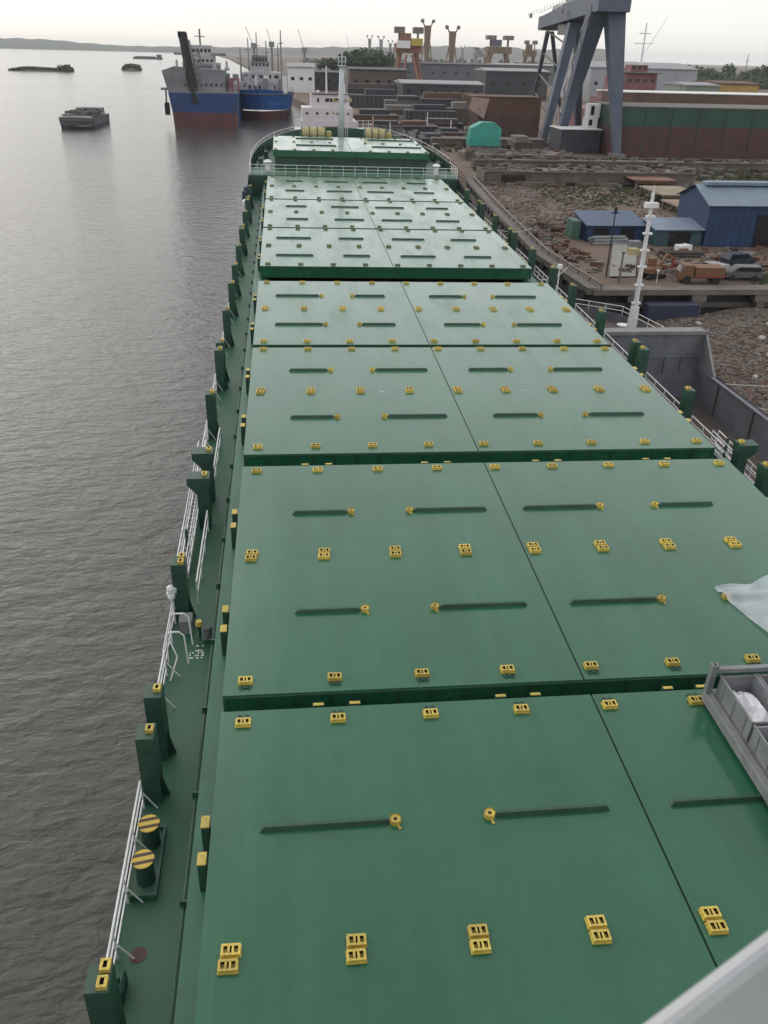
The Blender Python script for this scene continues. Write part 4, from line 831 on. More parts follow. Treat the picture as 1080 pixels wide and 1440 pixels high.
def van(x,y,rz,label,m):
    t_=thing('parked_van',label,'van',(x,y,3.3),rz); P_=[(-2.1,.35),(2.1,.35),(2.15,.85),(1.45,1.05),(.75,1.6),(-1.9,1.65),(-2.12,1.0)]
    q=MB(); n=len(P_); q.v=[(a,-.85,b) for a,b in P_]+[(a,.85,b) for a,b in P_]; q.f=[(i,(i+1)%n,n+(i+1)%n,n+i) for i in range(n)]+[tuple(range(n))[::-1],tuple(range(n,2*n))]; q.m=[0]*len(q.f); b_=q.build('body',m,t_)
    for s in (-1,1): q=MB(); q.add([(1.2,s*.86,1.1),(.68,s*.86,1.52),(-1.8,s*.86,1.55),(-1.95,s*.86,1.08)],[(0,1,2,3)]); q.build('side_window',GLASS,b_)
    q=MB(); q.add([(1.44,-.75,1.08),(1.44,.75,1.08),(.80,.72,1.58),(.80,-.72,1.58)],[(0,1,2,3)]); q.v=[(a+.012,b,c+.012) for a,b,c in q.v]; q.build('windscreen',GLASS,b_)
    for wx in (-1.3,1.35):
        for s in (-1,1): q=MB(); q.cyl((wx,s*.68,.33),(wx,s*.88,.33),.33,n=14); q.build('wheel',BLACK,t_)
van(45.6,96.6,math.pi*.96,'dusty grey van parked on the wharf yard near weeds',CARG)
van(48.8,104.0,0.25,'dark blue car parked before the large workshop doorway',paint('car_navy',(0.03,0.04,0.06),0.3,0.1,2))
van(42.6,98.4,1.9,'pale van beside the orange truck',paint('van_white',(0.28,0.28,0.27),0.35,0.1,2))
def pile(name,label,cat,x,y,n,l,r,m,seed,rz=0,z=3.3):
    r_=random.Random(seed); t_=thing(name,label,cat,(x,y,z),rz)
    lay=int(math.sqrt(2*n))+1; k=0
    for row in range(lay):
        for i in range(lay-row):
            if k>=n: return
            yy2=(i-(lay-row-1)/2)*2.05*r; zz=r+row*1.75*r; dl=r_.uniform(-.4,.4)
            q=MB(); q.cyl((-l/2+dl,yy2,zz),(l/2+dl,yy2,zz),r,n=8); q.build({'pipe_stack':'pipe','log_stack':'log','timber_stack':'timber'}[name],m,t_); k+=1
pile('pipe_stack','stack of grey pipes lying in front of the low blue shed','pipes',36.6,117.8,10,5,.22,GREYP,1,.1)
pile('timber_stack','dark timber baulks stacked before the lean-to shed','timber',43.5,109.5,8,5.5,.2,paint('dark_timber',(0.06,0.05,0.045),0.9,.3,2),2,-.05)
pile('pipe_stack','rusty pipes heaped beside the bare tan yard','pipes',33.2,127.5,9,4,.2,RUST,3,.5)
pile('log_stack','brown logs piled near the quay pipeline','logs',31.0,131.5,7,3.4,.22,paint('log_brown',(0.10,0.07,0.05),.9,.3,2),4,1.0)
for i,(x,y,sx,sy,sz,m,lab) in enumerate(((39.2,114.8,1.6,1.1,1.0,GREYP,'grey crate between the two low blue sheds'),(45.5,113.2,2.2,1.2,.8,WHT,'white crate in front of the teal lean-to'),(52.2,108.2,3.6,1.4,.7,STEEL,'long steel bin before the blue workshop'),(40.6,104.2,2.4,.9,.5,RUST,'rusty box on bare ground behind the excavator'),(37.2,110.2,1.2,1.2,.9,CREAM,'cream drum-like crate on the bare yard ground'))):
    t_=thing('crate',lab,'crate',(x,y,3.3),i*.4); q=MB(); q.box(-sx/2,sx/2,-sy/2,sy/2,0,sz,0,.04); q.build('crate_body',m,t_)
    for s in (-1,1): q=MB(); q.box(s*sx*.35-.06,s*sx*.35+.06,-sy/2-.04,sy/2+.04,.05,sz+.05); q.build('crate_batten',m,t_)
rr=random.Random(41); q=MB()
for i in range(420):
    x,y=rr.choice(((rr.uniform(32,52),rr.uniform(98.5,104)),(rr.uniform(40,60),rr.uniform(105,114)),(rr.gauss(34,2.5),rr.gauss(128,2.5)),(rr.uniform(27,31),rr.uniform(100,128))))
    q.cb((x,y,3.3),(rr.uniform(.1,1.4),rr.uniform(.08,.5),rr.uniform(.08,.6)),rr.choice((0,0,1,1,2,3,4)),rr.uniform(-1.5,1.5))
tag(q.build('workshop_scrap',[RUST,STEEL,HOLE,CONC,OR]),'low jumble of rusty scrap and steel bits around the blue sheds','scrap',kind='stuff')
# green sheeted block
TAR=paint('green_sheeting',(0.02,0.245,0.185),0.5,0.15,0.5,bump=.08,bscale=1.2)
tb=thing('covered_block','block covered with bright green sheeting on a concrete slipway','covered block',(43.7,237,4.7))
q=MB(); q.add([(-4.3,-3,2.6),(3.8,-3,2.6),(4.1,3,2.6),(-4,3,2.6),(-4.1,-2.6,5.0),(-3.6,2.4,5.2),(-.8,-2.2,6.5),(2.2,-2.2,6.5),(4.2,-2.4,4.9),(4.0,2.6,5),(2,2,6.4),(-1,2,6.5),(-4.2,-3.1,0.9),(3.9,-3.1,.9),(4.2,3,.9),(-4,3,.9)],[(12,13,1,0),(13,14,2,1),(14,15,3,2),(15,12,0,3),(0,1,8,7,6,4),(1,2,9,8),(2,3,5,11,10,9),(3,0,4,5),(4,6,11,5),(6,7,10,11),(7,8,9,10)]); q.build('sheeting',TAR,tb)
q=MB(); q.box(-3.9,3.6,-2.7,2.7,0,0.9); q.build('block_base',STEEL,tb)
q=MB(); q.cyl((3.95,-3.15,0),(3.95,-3.15,2.4),.12,n=6); q.build('prop',GREYP,tb)
# ---------------------------------------------------------------- big gantry crane
PALEG=paint('crane_pale',(0.30,0.29,0.28),0.6,.2,.5)
gc=thing('gantry_crane','giant blue-grey gantry crane straddling the slipway beside the green and red hull','crane',(73,262,3.3))
lg=lambda m:(setattr(m,'v',[(x-73,y-262,z-3.3) for x,y,z in m.v]),m)[1]
def leg(px,py,top,w0,d0,w1,d1,name='leg',m=BLUEG):
    f=G(px,py); q=MB(); q.taper((f[0],f[1],3.3),top,w0,d0,w1,d1); lg(q).build(name,m,gc); q=MB(); q.box(f[0]-1.6,f[0]+1.6,f[1]-2.5,f[1]+2.5,3.2,4.4,0,.1); lg(q).build('bogie',STEEL,gc)
leg(867,222,(74.4,236,36.6),1.5,2.0,4.6,4); leg(782,208,(70.4,237,36.6),1.7,2.0,4.6,4)
leg(762,205,(72.6,263,35),1.7,2.0,2.8,2.8); leg(812,196,(74.2,263,35),1.5,1.8,2.6,2.6)
leg(742,178,(75.3,298,33.6),1.0,1.0,1.2,1.2); leg(790,176,(76.6,298,33.6),.9,.9,1.1,1.1)
q=MB(); q.add([(68.4,231,36.5),(76.6,231,36.5),(79.5,302,34.3),(73,302,34.3),(68.4,231,41.5),(76.6,231,41.5),(79.5,302,37.4),(73,302,37.4)],[(3,2,1,0),(4,5,6,7),(0,1,5,4),(1,2,6,5),(2,3,7,6),(3,0,4,7)]); lg(q).build('girder',BLUEG,gc)
q=MB(); q.box(73.6,79.2,299,304,33.9,37.9,0,.2); lg(q).build('end_tie_house',PALEG,gc)
q=MB(); q.cyl((73,268,39.9),(75,252,40.4),2.0,n=16); lg(q).build('hoist_drum',PALEG,gc); q=MB(); q.cyl((74.5,288,38.9),(75,280,39.2),1.4,n=16); lg(q).build('hoist_drum',PALEG,gc)
q=MB(); q.box(75.6,78.4,288,292,38,39.6); lg(q).build('machinery_house',STEEL,gc)
q=MB(); q.box(72,78,268,276,32.2,34.9,0,.2); lg(q).build('lower_trolley',STEEL,gc)
q=MB()
for y in (238,263,296): q.box(68.6,69,y-1,y+1,37,38.2)
for i in range(24): q.cyl((69.1,231+i*3,41.4-i*.17),(69.1,231+i*3,42.5-i*.17),.06,n=4)
q.cyl((69.1,231,42.5),(72.9,302,38.5),.06,n=4); lg(q).build('girder_walkway',STEEL,gc)
fA,fB=G(762,205),G(742,178)
for k in range(5):
    t0,t1=k/5,(k+1)/5; q=MB(); q.bar(fA+(np.array([72.6,263,35])-fA)*t0+np.array([1.4,0,0]),fB+(np.array([75.3,298,33.6])-fB)*min(1,t1),.35); lg(q).build('diagonal_brace',STEEL,gc)
fC=G(782,208)
for k in range(9):
    t0,t1=.08+k*.1,.08+(k+1)*.1; p0=fC+(np.array([70.4,237,36.6])-fC)*t0; p1=fC+(np.array([70.4,237,36.6])-fC)*t1; q=MB(); q.bar(p0+np.array([-2.2 if k%2 else -3.4,-1.6,0]),p1+np.array([-3.4 if k%2 else -2.2,-1.6,0]),.3); lg(q).build('stair_flight',PALEG,gc)
for i,(a,b) in enumerate((((74,270,32.3),(74.2,268,13)),((76,272,32.3),(76.1,270,13)))): q=MB(); q.cyl(a,b,.07,n=4); lg(q).build('hoist_cable',STEEL,gc)
q=MB(); q.box(73.6,76.6,267.6,270.4,11.8,13); lg(q).build('hook_block',paint('hook_pale',(.42,.40,.36),.6,.2,1),gc)
# ---------------------------------------------------------------- hulls in the yard
def yard_hull(name,label,x0,x1,y0,y1,bands,rake=0.0,cat='ship hull',deckm=CONC,ribs=True,pan=7.0):
    t_=thing(name,label,cat,((x0+x1)/2,(y0+y1)/2,3.3)); ox,oy=(x0+x1)/2,(y0+y1)/2
    lo=lambda m:(setattr(m,'v',[(x-ox,y-oy,z-3.3) for x,y,z in m.v]),m)[1]
    z0_=3.3
    for nm_,z1,m in bands:
        k0=(z0_-3.3)*rake; k1=(z1-3.3)*rake; q=MB()
        q.add([(x0-k0,y0,z0_),(x1,y0,z0_),(x1,y1,z0_),(x0-k0,y1,z0_),(x0-k1,y0,z1),(x1,y0,z1),(x1,y1,z1),(x0-k1,y1,z1)],[(3,2,1,0),(4,5,6,7),(0,1,5,4),(1,2,6,5),(2,3,7,6),(3,0,4,7)]); lo(q).build(nm_,m,t_); z0_=z1+.003
    q=MB(); zt=bands[-1][1]; q.box(x0-(zt-3.3)*rake-.2,x1+.2,y0-.2,y1+.2,zt+.004,zt+.25); lo(q).build('deck_edge',deckm,t_)
    if ribs:
        n=int((x1-x0)/pan)
        for i in range(1,n): x=x0+(x1-x0)*i/n; q=MB(); q.box(x-.09,x+.09,y0-.12,y0-.003,4.2,zt-.2); lo(q).build('fender_strip',bands[-1][2],t_)
    return t_
HGR=paint('hull_green',(0.020,0.068,0.047),0.6,.25,.2,dirt=(.03,.05,.045),dirtamt=.5,streak=.9,dscale=.5); HRD=paint('hull_red',(0.075,0.032,0.034),0.65,.3,.2,dirt=(.06,.03,.03),dirtamt=.6,streak=.9,dscale=.5); HDK=paint('hull_dark_brown',(0.05,0.04,0.042),.7,.3,.3,dirt=(.03,.025,.025),dirtamt=.5,streak=.8); HNV=paint('hull_navy',(0.04,0.04,0.055),.7,.3,.3,dirt=(.07,.05,.045),dirtamt=.4,streak=.9)
yard_hull('ship_hull','long ship hull with green topsides and a dark red bottom behind the crane',78.5,175,234,256,[('bottom_plating',10.9,HRD),('topsides',15.4,HGR)])
yard_hull('ship_hull','dark hull block with a white frame standing between the crane legs',66.5,77.6,243,254,[('bottom_plating',9.2,HNV)],deckm=WHT,pan=4)
q=thing('deckhouse_block','white unfinished deckhouse block behind the crane leg','block',(76.2,249,9.45))
for i,(a,b,c2,d2,e2,f2) in enumerate(((-1.6,1.4,-2,2,0,2.6),(-1.2,2.0,-1.4,2,2.61,6.0))): m=MB(); m.box(a,b,c2,d2,e2,f2); w_=m.build('panel_block',WHT,q); m=MB(); m.box(a+.5,a+1.5,c2-.04,c2-.005,e2+.6,f2-.5); m.build('opening',GLASS,w_)
yard_hull('ship_hull','brown ship hull with a pale bow tip near the green covered block',53.5,71,282,296,[('bottom_plating',10.0,paint('hull_brown',(0.085,0.055,0.05),.75,.3,.3)),('topsides',15.2,RUST)],rake=.35,deckm=RUST)
yard_hull('ship_hull','rust brown hull with a pale rail behind the green and red hull',92,172,272,288,[('bottom_plating',17.6,paint('hull_rust',(0.14,0.085,0.065),.8,.3,.3))],deckm=WHT,ribs=False)
q=MB(); q.add([(48.2,281.5,12),(53,281.2,9.2),(54.5,281.2,14.8),(49.0,281.5,15.2),(50,283.5,12),(53.5,283.5,9.2),(55,283.5,14.8),(50,283.5,15.2)],[(0,1,2,3),(7,6,5,4),(0,3,7,4),(1,5,6,2),(2,6,7,3),(0,4,5,1)])
q.v=[(x-51.5,y-282,z-9.2) for x,y,z in q.v]; bp_=q.build('bow_block',paint('pink_primer',(.36,.26,.22),.7,.2,.5)); bp_.location=(51.5,282,9.2); tag(bp_,'pale pink bow block fixed on the brown hull','bow block')
# red tug superstructure
def tiers(name,label,cat,loc3,blocks,mast=None,hull=None,group=None):
    t_=thing(name,label,cat,loc3,group=group)
    if hull:
        nm_,m,x0,x1,y0,y1,za,zb_=hull; q=MB(); q.box(x0,x1,y0,y1,za,zb_,0,.3); q.build(nm_,m,t_)
    for nm_,m,x0,x1,y0,y1,za,zb_,win in blocks:
        q=MB(); q.box(x0,x1,y0,y1,za,zb_); o_=q.build(nm_,m,t_)
        for k in range(win):
            wx=x0+(x1-x0)*(k+.5)/win; ww=(x1-x0)/win*.28; q=MB(); zc=za+(zb_-za)*.6; q.box(wx-ww,wx+ww,y0-.05,y0-.004,zc-.5,zc+.5); q.build('window',GLASS,o_)
    if mast:
        for (a,b,r,m) in mast: q=MB(); q.cyl(a,b,r,r*.6,6); q.build('mast_pole',m,t_)
    return t_
RP=paint('tug_red',(0.20,0.085,0.09),.6,.25,.4)
tiers('tug_boat','dark red tug wheelhouse with a white mast rising behind the green hull','tug',(113,318,3.3),
 [('deckhouse',RP,-9,9,-5,9,7.5,13.5,5),('wheelhouse',RP,-4,7,-4,7,13.51,19,4),('monkey_island',STEEL,-5,8,-5,8,19.01,19.4,0),('top_house',RP,-2,4,-2,4,19.41,21.5,3),('boat_deck',WHT,-9.5,9.5,-5.6,9.5,13.1,13.49,0),('side_house',RP,-12,-9.02,-4,8,7.5,11.5,2),('funnel',RP,-8.5,-5,0,5,13.51,18,0)],
 mast=[((2,0,19.4),(2,0,34),.35,WHT),((-1.5,0,28),(5.5,0,28),.15,WHT),((2,0,24),(9,0,36),.12,WHT),((0,0,31),(4,0,31),.12,STEEL)],hull=('hull',RP,-14,14,-6,24,0,7.49))
# warehouses far right
def far_shed(px0,px1,pyt,pyb,Y,dep,wall,roof,label,win=0,roofh=1.5,cat='warehouse',name='warehouse',group=None):
    a=PY(px0,pyt,Y); b=PY(px1,pyt,Y); zt=(a[2]+b[2])/2; t_=thing(name,label,cat,((a[0]+b[0])/2,Y,3.2),group=group); wdt=(b[0]-a[0])/2; H=zt-3.2
    q=MB(); q.box(-wdt,wdt,0,dep,0,H); w_=q.build('wall',wall,t_)
    q=MB(); q.add([(-wdt-.6,-.8,H+.01),(wdt+.6,-.8,H+.01),(wdt+.6,dep+.8,H+.01),(-wdt-.6,dep+.8,H+.01),(-wdt-.6,-.8,H+.5),(wdt+.6,-.8,H+.5),(wdt+.6,dep/2,H+roofh+.5),(-wdt-.6,dep/2,H+roofh+.5),(wdt+.6,dep+.8,H+.5),(-wdt-.6,dep+.8,H+.5)],[(3,2,1,0),(0,1,5,4),(4,5,6,7),(7,6,8,9),(1,2,8,6,5),(3,0,4,7,9),(2,3,9,8)]); q.build('roof',roof,t_)
    for k in range(win): x=-wdt+2*wdt*(k+.5)/win; q=MB(); q.box(x-1.1,x+1.1,-.1,-.01,H*.5,H*.5+1.8); q.build('window',GLASS,w_)
    return t_
WW=paint('pale_cladding',(0.33,0.345,0.37),.6,.1,.05,dirt=(.22,.23,.25),dirtamt=.4,streak=.9,dscale=.08); DKW=paint('dark_cladding',(0.042,0.045,0.054),.7,.25,.1,dirt=(.10,.09,.085),dirtamt=.5,streak=.8,dscale=.1); RGY=paint('roof_grey_light',(0.26,0.26,0.275),.6,.15,.1); BRW=paint('brown_cladding',(0.10,0.075,0.068),.8,.3,.1)
far_shed(832,982,97,136,560,60,WW,RGY,'long pale grey warehouse with a few square windows behind the tug',9,3)
far_shed(852,905,90,100,640,30,paint('pink_wall',(.36,.25,.21),.8,.2,.1),BRW,'faded pink building peeping over the pale warehouse',4,1)
far_shed(965,1012,121,136,470,30,paint('sage_wall',(.22,.25,.22),.8,.2,.1),RGY,'low sage green shed beside the yellow shed',3,1)
far_shed(1008,1068,119,136,475,30,paint('yellow_wall',(.40,.27,.09),.8,.2,.1),RUST,'low yellow shed at the foot of the wooded hill',3,1)
far_shed(566,680,119,148,500,34,DKW,RGY,'dark open shed with a long pale roof in the middle of the shipyard',6,1.2)
far_shed(684,772,101,142,560,34,DKW,RGY,'tall dark assembly hall with a pale roof edge beside the crane',4,1.2)
far_shed(492,572,99,145,575,40,BRW,DKW,'brown dark shed behind the grey foremast',5,1)
far_shed(440,500,103,140,640,40,DKW,DKW,'dark grey shed left of the foremast top',4,1)
far_shed(500,700,90,105,860,60,paint('slate_cladding',(.10,.11,.13),.7,.2,.1),DKW,'very long slate grey hall in front of the distant cranes',12,1)
far_shed(700,835,93,110,900,60,paint('green_grey_cladding',(.13,.16,.15),.7,.2,.1),RGY,'long green grey hall between the distant cranes and the gantry',10,1)
far_shed(405,442,95,112,600,30,WHT,RGY,'small white roofed building behind the blue ship',3,2)
# yard blocks and clutter between
rr=random.Random(11); BM=[RUST,BRW,DKW,STEEL,HNV,HDK]; bn=['rusty','brown','dark grey','steel grey','navy','dark brown']
spots=[(528,176,16,5),(560,168,20,5),(605,172,18,6),(545,190,12,4),(585,190,16,4),(625,186,14,4),(636,196,10,3),(650,172,12,7),(535,152,26,8),(585,156,22,6),(630,158,20,8),(668,160,14,7),(700,190,9,5),(735,215,7,4),(612,205,10,3),(566,208,9,3),(655,150,24,6),(520,140,22,8),(548,136,26,6)]
wd_=['rusty ship block standing just past the white coaster','brown ship block between the coaster and the far slipway','dark grey ship block in the middle of the crowded yard','steel grey ship block close behind the bow rail','navy ship block by the slipway left of the green covered block',
 'dark brown ship block left of the green covered block','small rusty ship block beside the green covered block','tall brown ship block standing behind the green covered block','long dark grey ship block before the brown shed','long steel grey ship block before the dark open shed',
 'navy ship block in front of the dark open shed','dark brown ship block close to the pale bow tip','rusty ship block in front of the brown hull','small brown ship block beside the dark hull under the crane','low dark grey ship block on the far slipway strip',
 'low steel grey ship block near the ship bow','long navy ship block under the wall of the dark open shed','dark brown ship block beside the grey foremast','longest rusty ship block at the foot of the brown shed']
for i,(px,py,wdt,h) in enumerate(spots):
    f=G(px,py); k=i%6; wdt=wdt*f[1]/330
    t_=thing('ship_block',wd_[i],'ship block',(f[0],f[1],3.3),group='ship blocks in the shipyard')
    q=MB(); q.box(-wdt/2,wdt/2,0,8,0,h*.7,0,.1); b_=q.build('lower_block',BM[k],t_)
    q=MB(); q.box(-wdt/2+rr.uniform(.5,wdt*.3),wdt/2-rr.uniform(.5,wdt*.3),1,7,h*.7+.01,h); q.build('upper_block',BM[(k+2)%6],t_)
    q=MB(); q.box(-wdt/2-.2,wdt/2+.2,-.3,-.01,h*.7-.3,h*.7); q.build('edge_strip',(RGY,CONC)[i%2],t_)
    for s in range(int(wdt/2.2)): q=MB(); x=-wdt/2+1+s*2.2; q.box(x-.1,x+.1,-.2,-.01,.1,h*.7-.31); q.build('frame',BM[(k+1)%6],t_)
q=MB()
for i in range(900):
    px,py=rr.uniform(520,720),rr.uniform(128,214); f=G(px,py)
    if f[0]<interp(f[1],SHORE)+2: continue
    s_=f[1]/280; q.cb((f[0],f[1],3.25),(rr.uniform(.3,3)*s_,rr.uniform(.3,1.5),rr.uniform(.3,1.9)),rr.choice((0,0,1,2,3,3,4)),rr.uniform(-.15,.15))
tag(q.build('yard_clutter',[RUST,STEEL,RGY,DKW,GRASS]),'mixed scrap, staging and steel offcuts covering the far shipyard','scrap',kind='stuff')
for i,(px,py,h) in enumerate(((548,200,5),(600,190,6.5),(633,195,5),(742,186,7))):
    f=G(px,py); pole(f[0],f[1],3.3,h,.22,WHT,'bollard_light','white pole with a round head standing in the far shipyard')['group']='white poles in the far shipyard'
# ---------------------------------------------------------------- distant cranes
CB=paint('far_crane_brown',(0.17,0.12,0.07),.8,.2,.1); CO=paint('far_crane_orange',(0.22,0.115,0.08),.8,.2,.1); CP=paint('far_crane_purple',(0.10,0.09,0.14),.8,.2,.1); CGY=paint('far_crane_grey',(.22,.22,.23),.8,.2,.1)
def far_crane(px,pyt,Y,wpx,style,label,m):
    top=PY(px,pyt,Y); sc_=Y/1225.0; W_=wpx*sc_; H=top[2]-3.2; t_=thing('shipyard_crane',label,'crane',(top[0],Y,3.2))
    kn=W_*.16
    if style=='column':
        q=MB(); q.taper((0,0,0),(0,0,H*.9),W_*.22,5,W_*.5,6); q.build('column',m,t_)
        for s in (-1,1): q=MB(); q.bar((s*W_*.55,0,0),(s*W_*.2,0,H*.6),W_*.07); q.build('stay_leg',CO if s<0 else m,t_)
        for s in (-1,1):
            q=MB(); q.bar((s*W_*.2,0,H*.86),(s*W_*.38,0,H*.97),W_*.08); q.build('jib_arm',m,t_)
            q=MB(); q.ico((s*W_*.42,0,H-kn*.4),kn,0,.15); q.build('machinery_cab',STEEL,t_)
    else:
        lw_=W_*.11
        for s in (-1,1):
            for y in (-4,8): q=MB(); q.bar((s*W_*.46,y,0),(s*W_*.26,y*.5,H*.62),lw_,lw_); q.build('leg',m,t_)
        q=MB(); q.box(-W_*.42,W_*.42,-5,10,H*.58,H*.74); q.build('girder',m,t_)
        q=MB(); q.box(-W_*.3,W_*.05,-6,4,H*.745,H*.9); q.build('machinery_house',CP if style=='twin' else m,t_)
        for s in (-1,1):
            q=MB(); q.bar((s*W_*.3,0,H*.745),(s*W_*.3,0,H*.93),W_*.06); q.build('post',m,t_)
            q=MB(); q.box(s*W_*.3-kn,s*W_*.3+kn,-kn,kn,H*.9,H); q.build('trolley_cab',STEEL,t_)
        if style=='tall':
            for s in (-1,1): q=MB(); q.bar((s*W_*.3,-20,-.1),(s*W_*.1,-8,H*.55),lw_*.6); q.build('front_leg',CO,t_)
            q=MB(); q.box(-W_*.4,W_*.02,-8,-5.05,H*.66,H*.78); q.build('white_house',WHT,t_); q=MB(); q.box(W_*.05,W_*.42,-8,-5.05,H*.7,H*.82); q.build('yellow_house',YEL,t_)
far_crane(575,38,720,40,'tall','orange legged shipyard crane with white and yellow cabins',CO)
far_crane(602,28,1250,17,'column','tallest slim brown shipyard crane with two round cabs',CB)
far_crane(637,37,1250,18,'column','slim brown crane with two cabs, shorter than its neighbour',CB)
far_crane(703,50,1150,38,'twin','wide brown twin crane with a purple machinery house',CB)
far_crane(747,57,1150,18,'frame','small brown frame crane standing next to the big gantry legs',CB)
far_crane(520,50,1900,8,'column','thin pale crane, leftmost of three faint ones past the foremast',CGY)
far_crane(536,51,1900,9,'column','thin pale crane in the middle of three faint ones',CGY)
far_crane(549,57,1900,7,'column','thin pale crane nearest the orange legged crane',CGY)
far_crane(651,65,2200,6,'column','tiny faint crane between the slim and the twin crane',CGY)
far_crane(677,67,1800,22,'frame','low faint table shaped crane left of the twin crane',CGY)
def lattice(px,py,qx,qy,Y,label):
    a=PY(px,py,Y); b=PY(qx,qy,Y); t_=thing('jib_crane',label,'crane',(a[0],Y,3.0)); a=a-np.array([a[0],Y,3.0]); b=b-np.array([PY(px,py,Y)[0],Y,3.0])
    q=MB(); q.bar((0,0,0),a,1.6); q.build('tower',CGY,t_); q=MB()
    for s in (-.5,.5): q.bar(a+np.array([0,s,0]),b,.35)
    n=8
    for i in range(n): p=a+(b-a)*(i/n); r_=a+(b-a)*((i+1)/n); q.bar((p[0],-.5*(1-i/n),p[2]),(r_[0],.5*(1-i/n),r_[2]),.22)
    q.build('jib',CGY,t_); q=MB(); q.box(-2,2,-2,2,a[2]-1,a[2]+2.5); q.build('operator_cab',CGY,t_)
lattice(357,66,345,37,700,'pale jib crane leaning left above the blue ship'); lattice(382,64,375,40,700,'pale jib crane leaning left over the blue ship funnel'); lattice(428,72,419,41,720,'pale jib crane standing behind the white roofed building'); lattice(492,76,487,48,1300,'faint jib crane near the foremast')
for px,pyt,Y in ((1053,76,1200),(394,42,720)): 
    a=PY(px,pyt,Y); q=MB(); q.cyl((0,0,0),(0,0,a[2]-3),.9,.4,6); t_=thing('radio_mast','slim radio mast rising %s'%('above the wooded hill' if px>800 else 'behind the blue ship'),'mast',(a[0],Y,3.0)); q.build('mast_pole',CGY,t_); q=MB(); q.box(-1.5,1.5,-.3,.3,a[2]*.7,a[2]*.7+.8); q.build('antenna',CGY,t_)
# ---------------------------------------------------------------- ships ahead
def ship_hull(t_,B,L,zw,zd,up_m,low_m,zboot,flare=.12,bowl=.35,loc_rake=2.0,sheer=2.0):
    # bow towards -Y (towards the viewer), stations along +Y
    n=14; st2=[i/n for i in range(n+1)]
    def sec(u,z):
        k=(z-zw)/(zd-zw); y=u*L*bowl+(1-k)*loc_rake if u<1 else L*bowl
        w_=B/2*(math.sin(min(1,u)*math.pi/2)**.62)*(1-flare*(1-k)); return w_,y
    for nm_,za,zb2,m in (('boot_top',zw-1.5,zboot,low_m),('topsides',zboot,zd,up_m)):
        q=MB(); K=4
        for s in (-1,1):
            b=len(q.v)
            for u in st2+[3]:
                for k in range(K+1):
                    z=za+(zb2-za)*k/K; 
                    if u==3: w_,y=B/2*(1-flare*.3*(1-(z-zw)/(zd-zw))),L
                    else: w_,y=sec(u,z)
                    zz=z+(sheer*(1-min(1,u))**2*((z-zw)/(zd-zw)) if zb2==zd else 0); q.v.append((s*w_,y,zz))
            for i in range(len(st2)):
                for k in range(K): f=(b+i*(K+1)+k,b+(i+1)*(K+1)+k,b+(i+1)*(K+1)+k+1,b+i*(K+1)+k+1); q.f.append(f if s<0 else f[::-1]); q.m.append(0)
        q.build(nm_,m,t_,smooth=False)
    q=MB(); pl=[(sec(u,zd)[0]*.99,sec(u,zd)[1]) for u in st2]+[(B/2*.99,L)]; q.prism(pl+[(-x,y) for x,y in pl[::-1]],zd-.6,zd-.3); q.build('deck',STEEL,t_)
NB=paint('ship_navy_blue',(0.02,0.055,0.17),.5,.2,.1,dirt=(.04,.05,.08),dirtamt=.5,streak=.9,dscale=.3); BBL=paint('ship_bright_blue',(0.02,0.11,0.36),.5,.2,.1,dirt=(.05,.07,.14),dirtamt=.4,streak=.9,dscale=.3); BTR=paint('boot_red',(0.12,0.045,0.05),.6,.25,.1,dirt=(.07,.04,.045),dirtamt=.5,streak=.9,dscale=.3); SGY=paint('ship_grey',(0.20,0.205,0.215),.6,.25,.2); SLG=paint('ship_light_grey',(0.38,0.38,0.39),.6,.15,.2)
dr=thing('dredger_ship','large navy blue dredger with a tall black spud leaning over its blunt bow','ship',(-37.6,350,0))
q=MB(); q.taper((0,8,-1.5),(0,8,5.5),22.5,16,23.2,17); q.build('boot_top',BTR,dr); q=MB(); q.taper((0,8,5.503),(0,8,12),23.2,17.01,25.2,18); q.build('topsides',NB,dr)
q=MB(); q.box(-11,11,16.6,75,-1.5,12.01); q.build('hull_body',NB,dr); q=MB(); q.box(-12.6,12.6,-.9,17.2,12.02,12.5); q.build('deck_edge',SGY,dr)
q=MB(); q.bar((-3.1,-.6,8.5),(-6.2,3.5,31),2.3,2.3); q.build('spud',BLACK,dr); q=MB(); q.box(-7.8,-5,2.4,4.9,29.6,31.6); q.build('spud_head',BLACK,dr)
q=MB()
for k in range(7): q.bar((-2.0+.2*k*.3,1,12.5+k*2),(0.6-.1*k,2.4,13.5+k*2),.35); q.bar((0.6-.1*k,2.4,13.5+k*2),(-2.2-.3*k,1,14.5+k*2),.35)
q.bar((-1.2,1,12.5),(-4,3,29),.4); q.bar((1.0,2.6,12.5),(-1,3,26),.4); q.build('lattice_tower',SGY,dr)
q=MB(); q.add([(-13,2,12.5),(-9,2,12.5),(8,2,12.5),(8,16,12.5),(-12,16,12.5),(-14.5,1,19),(-10,1,20.5),(8,2,19.5),(8,16,19.5),(-13,16,19.5)],[(0,1,6,5),(1,2,7,6),(2,3,8,7),(3,4,9,8),(4,0,5,9),(5,6,7,8,9)]); q.build('bow_house',SGY,dr)
for a,b,c2,d2,z1,z2,w_ in ((-7,3,20,34,12.5,24,6),(-5.5,2,22,32,24.01,27.5,5)): q=MB(); q.box(a,b,c2,d2,z1,z2); o_=q.build('deckhouse',SLG,dr); [MB().box(a+.6+k*(b-a)/w_,a+1.6+k*(b-a)/w_,c2-.06,c2-.01,z2-2.4,z2-1.2).build('window',GLASS,o_) for k in range(w_)]
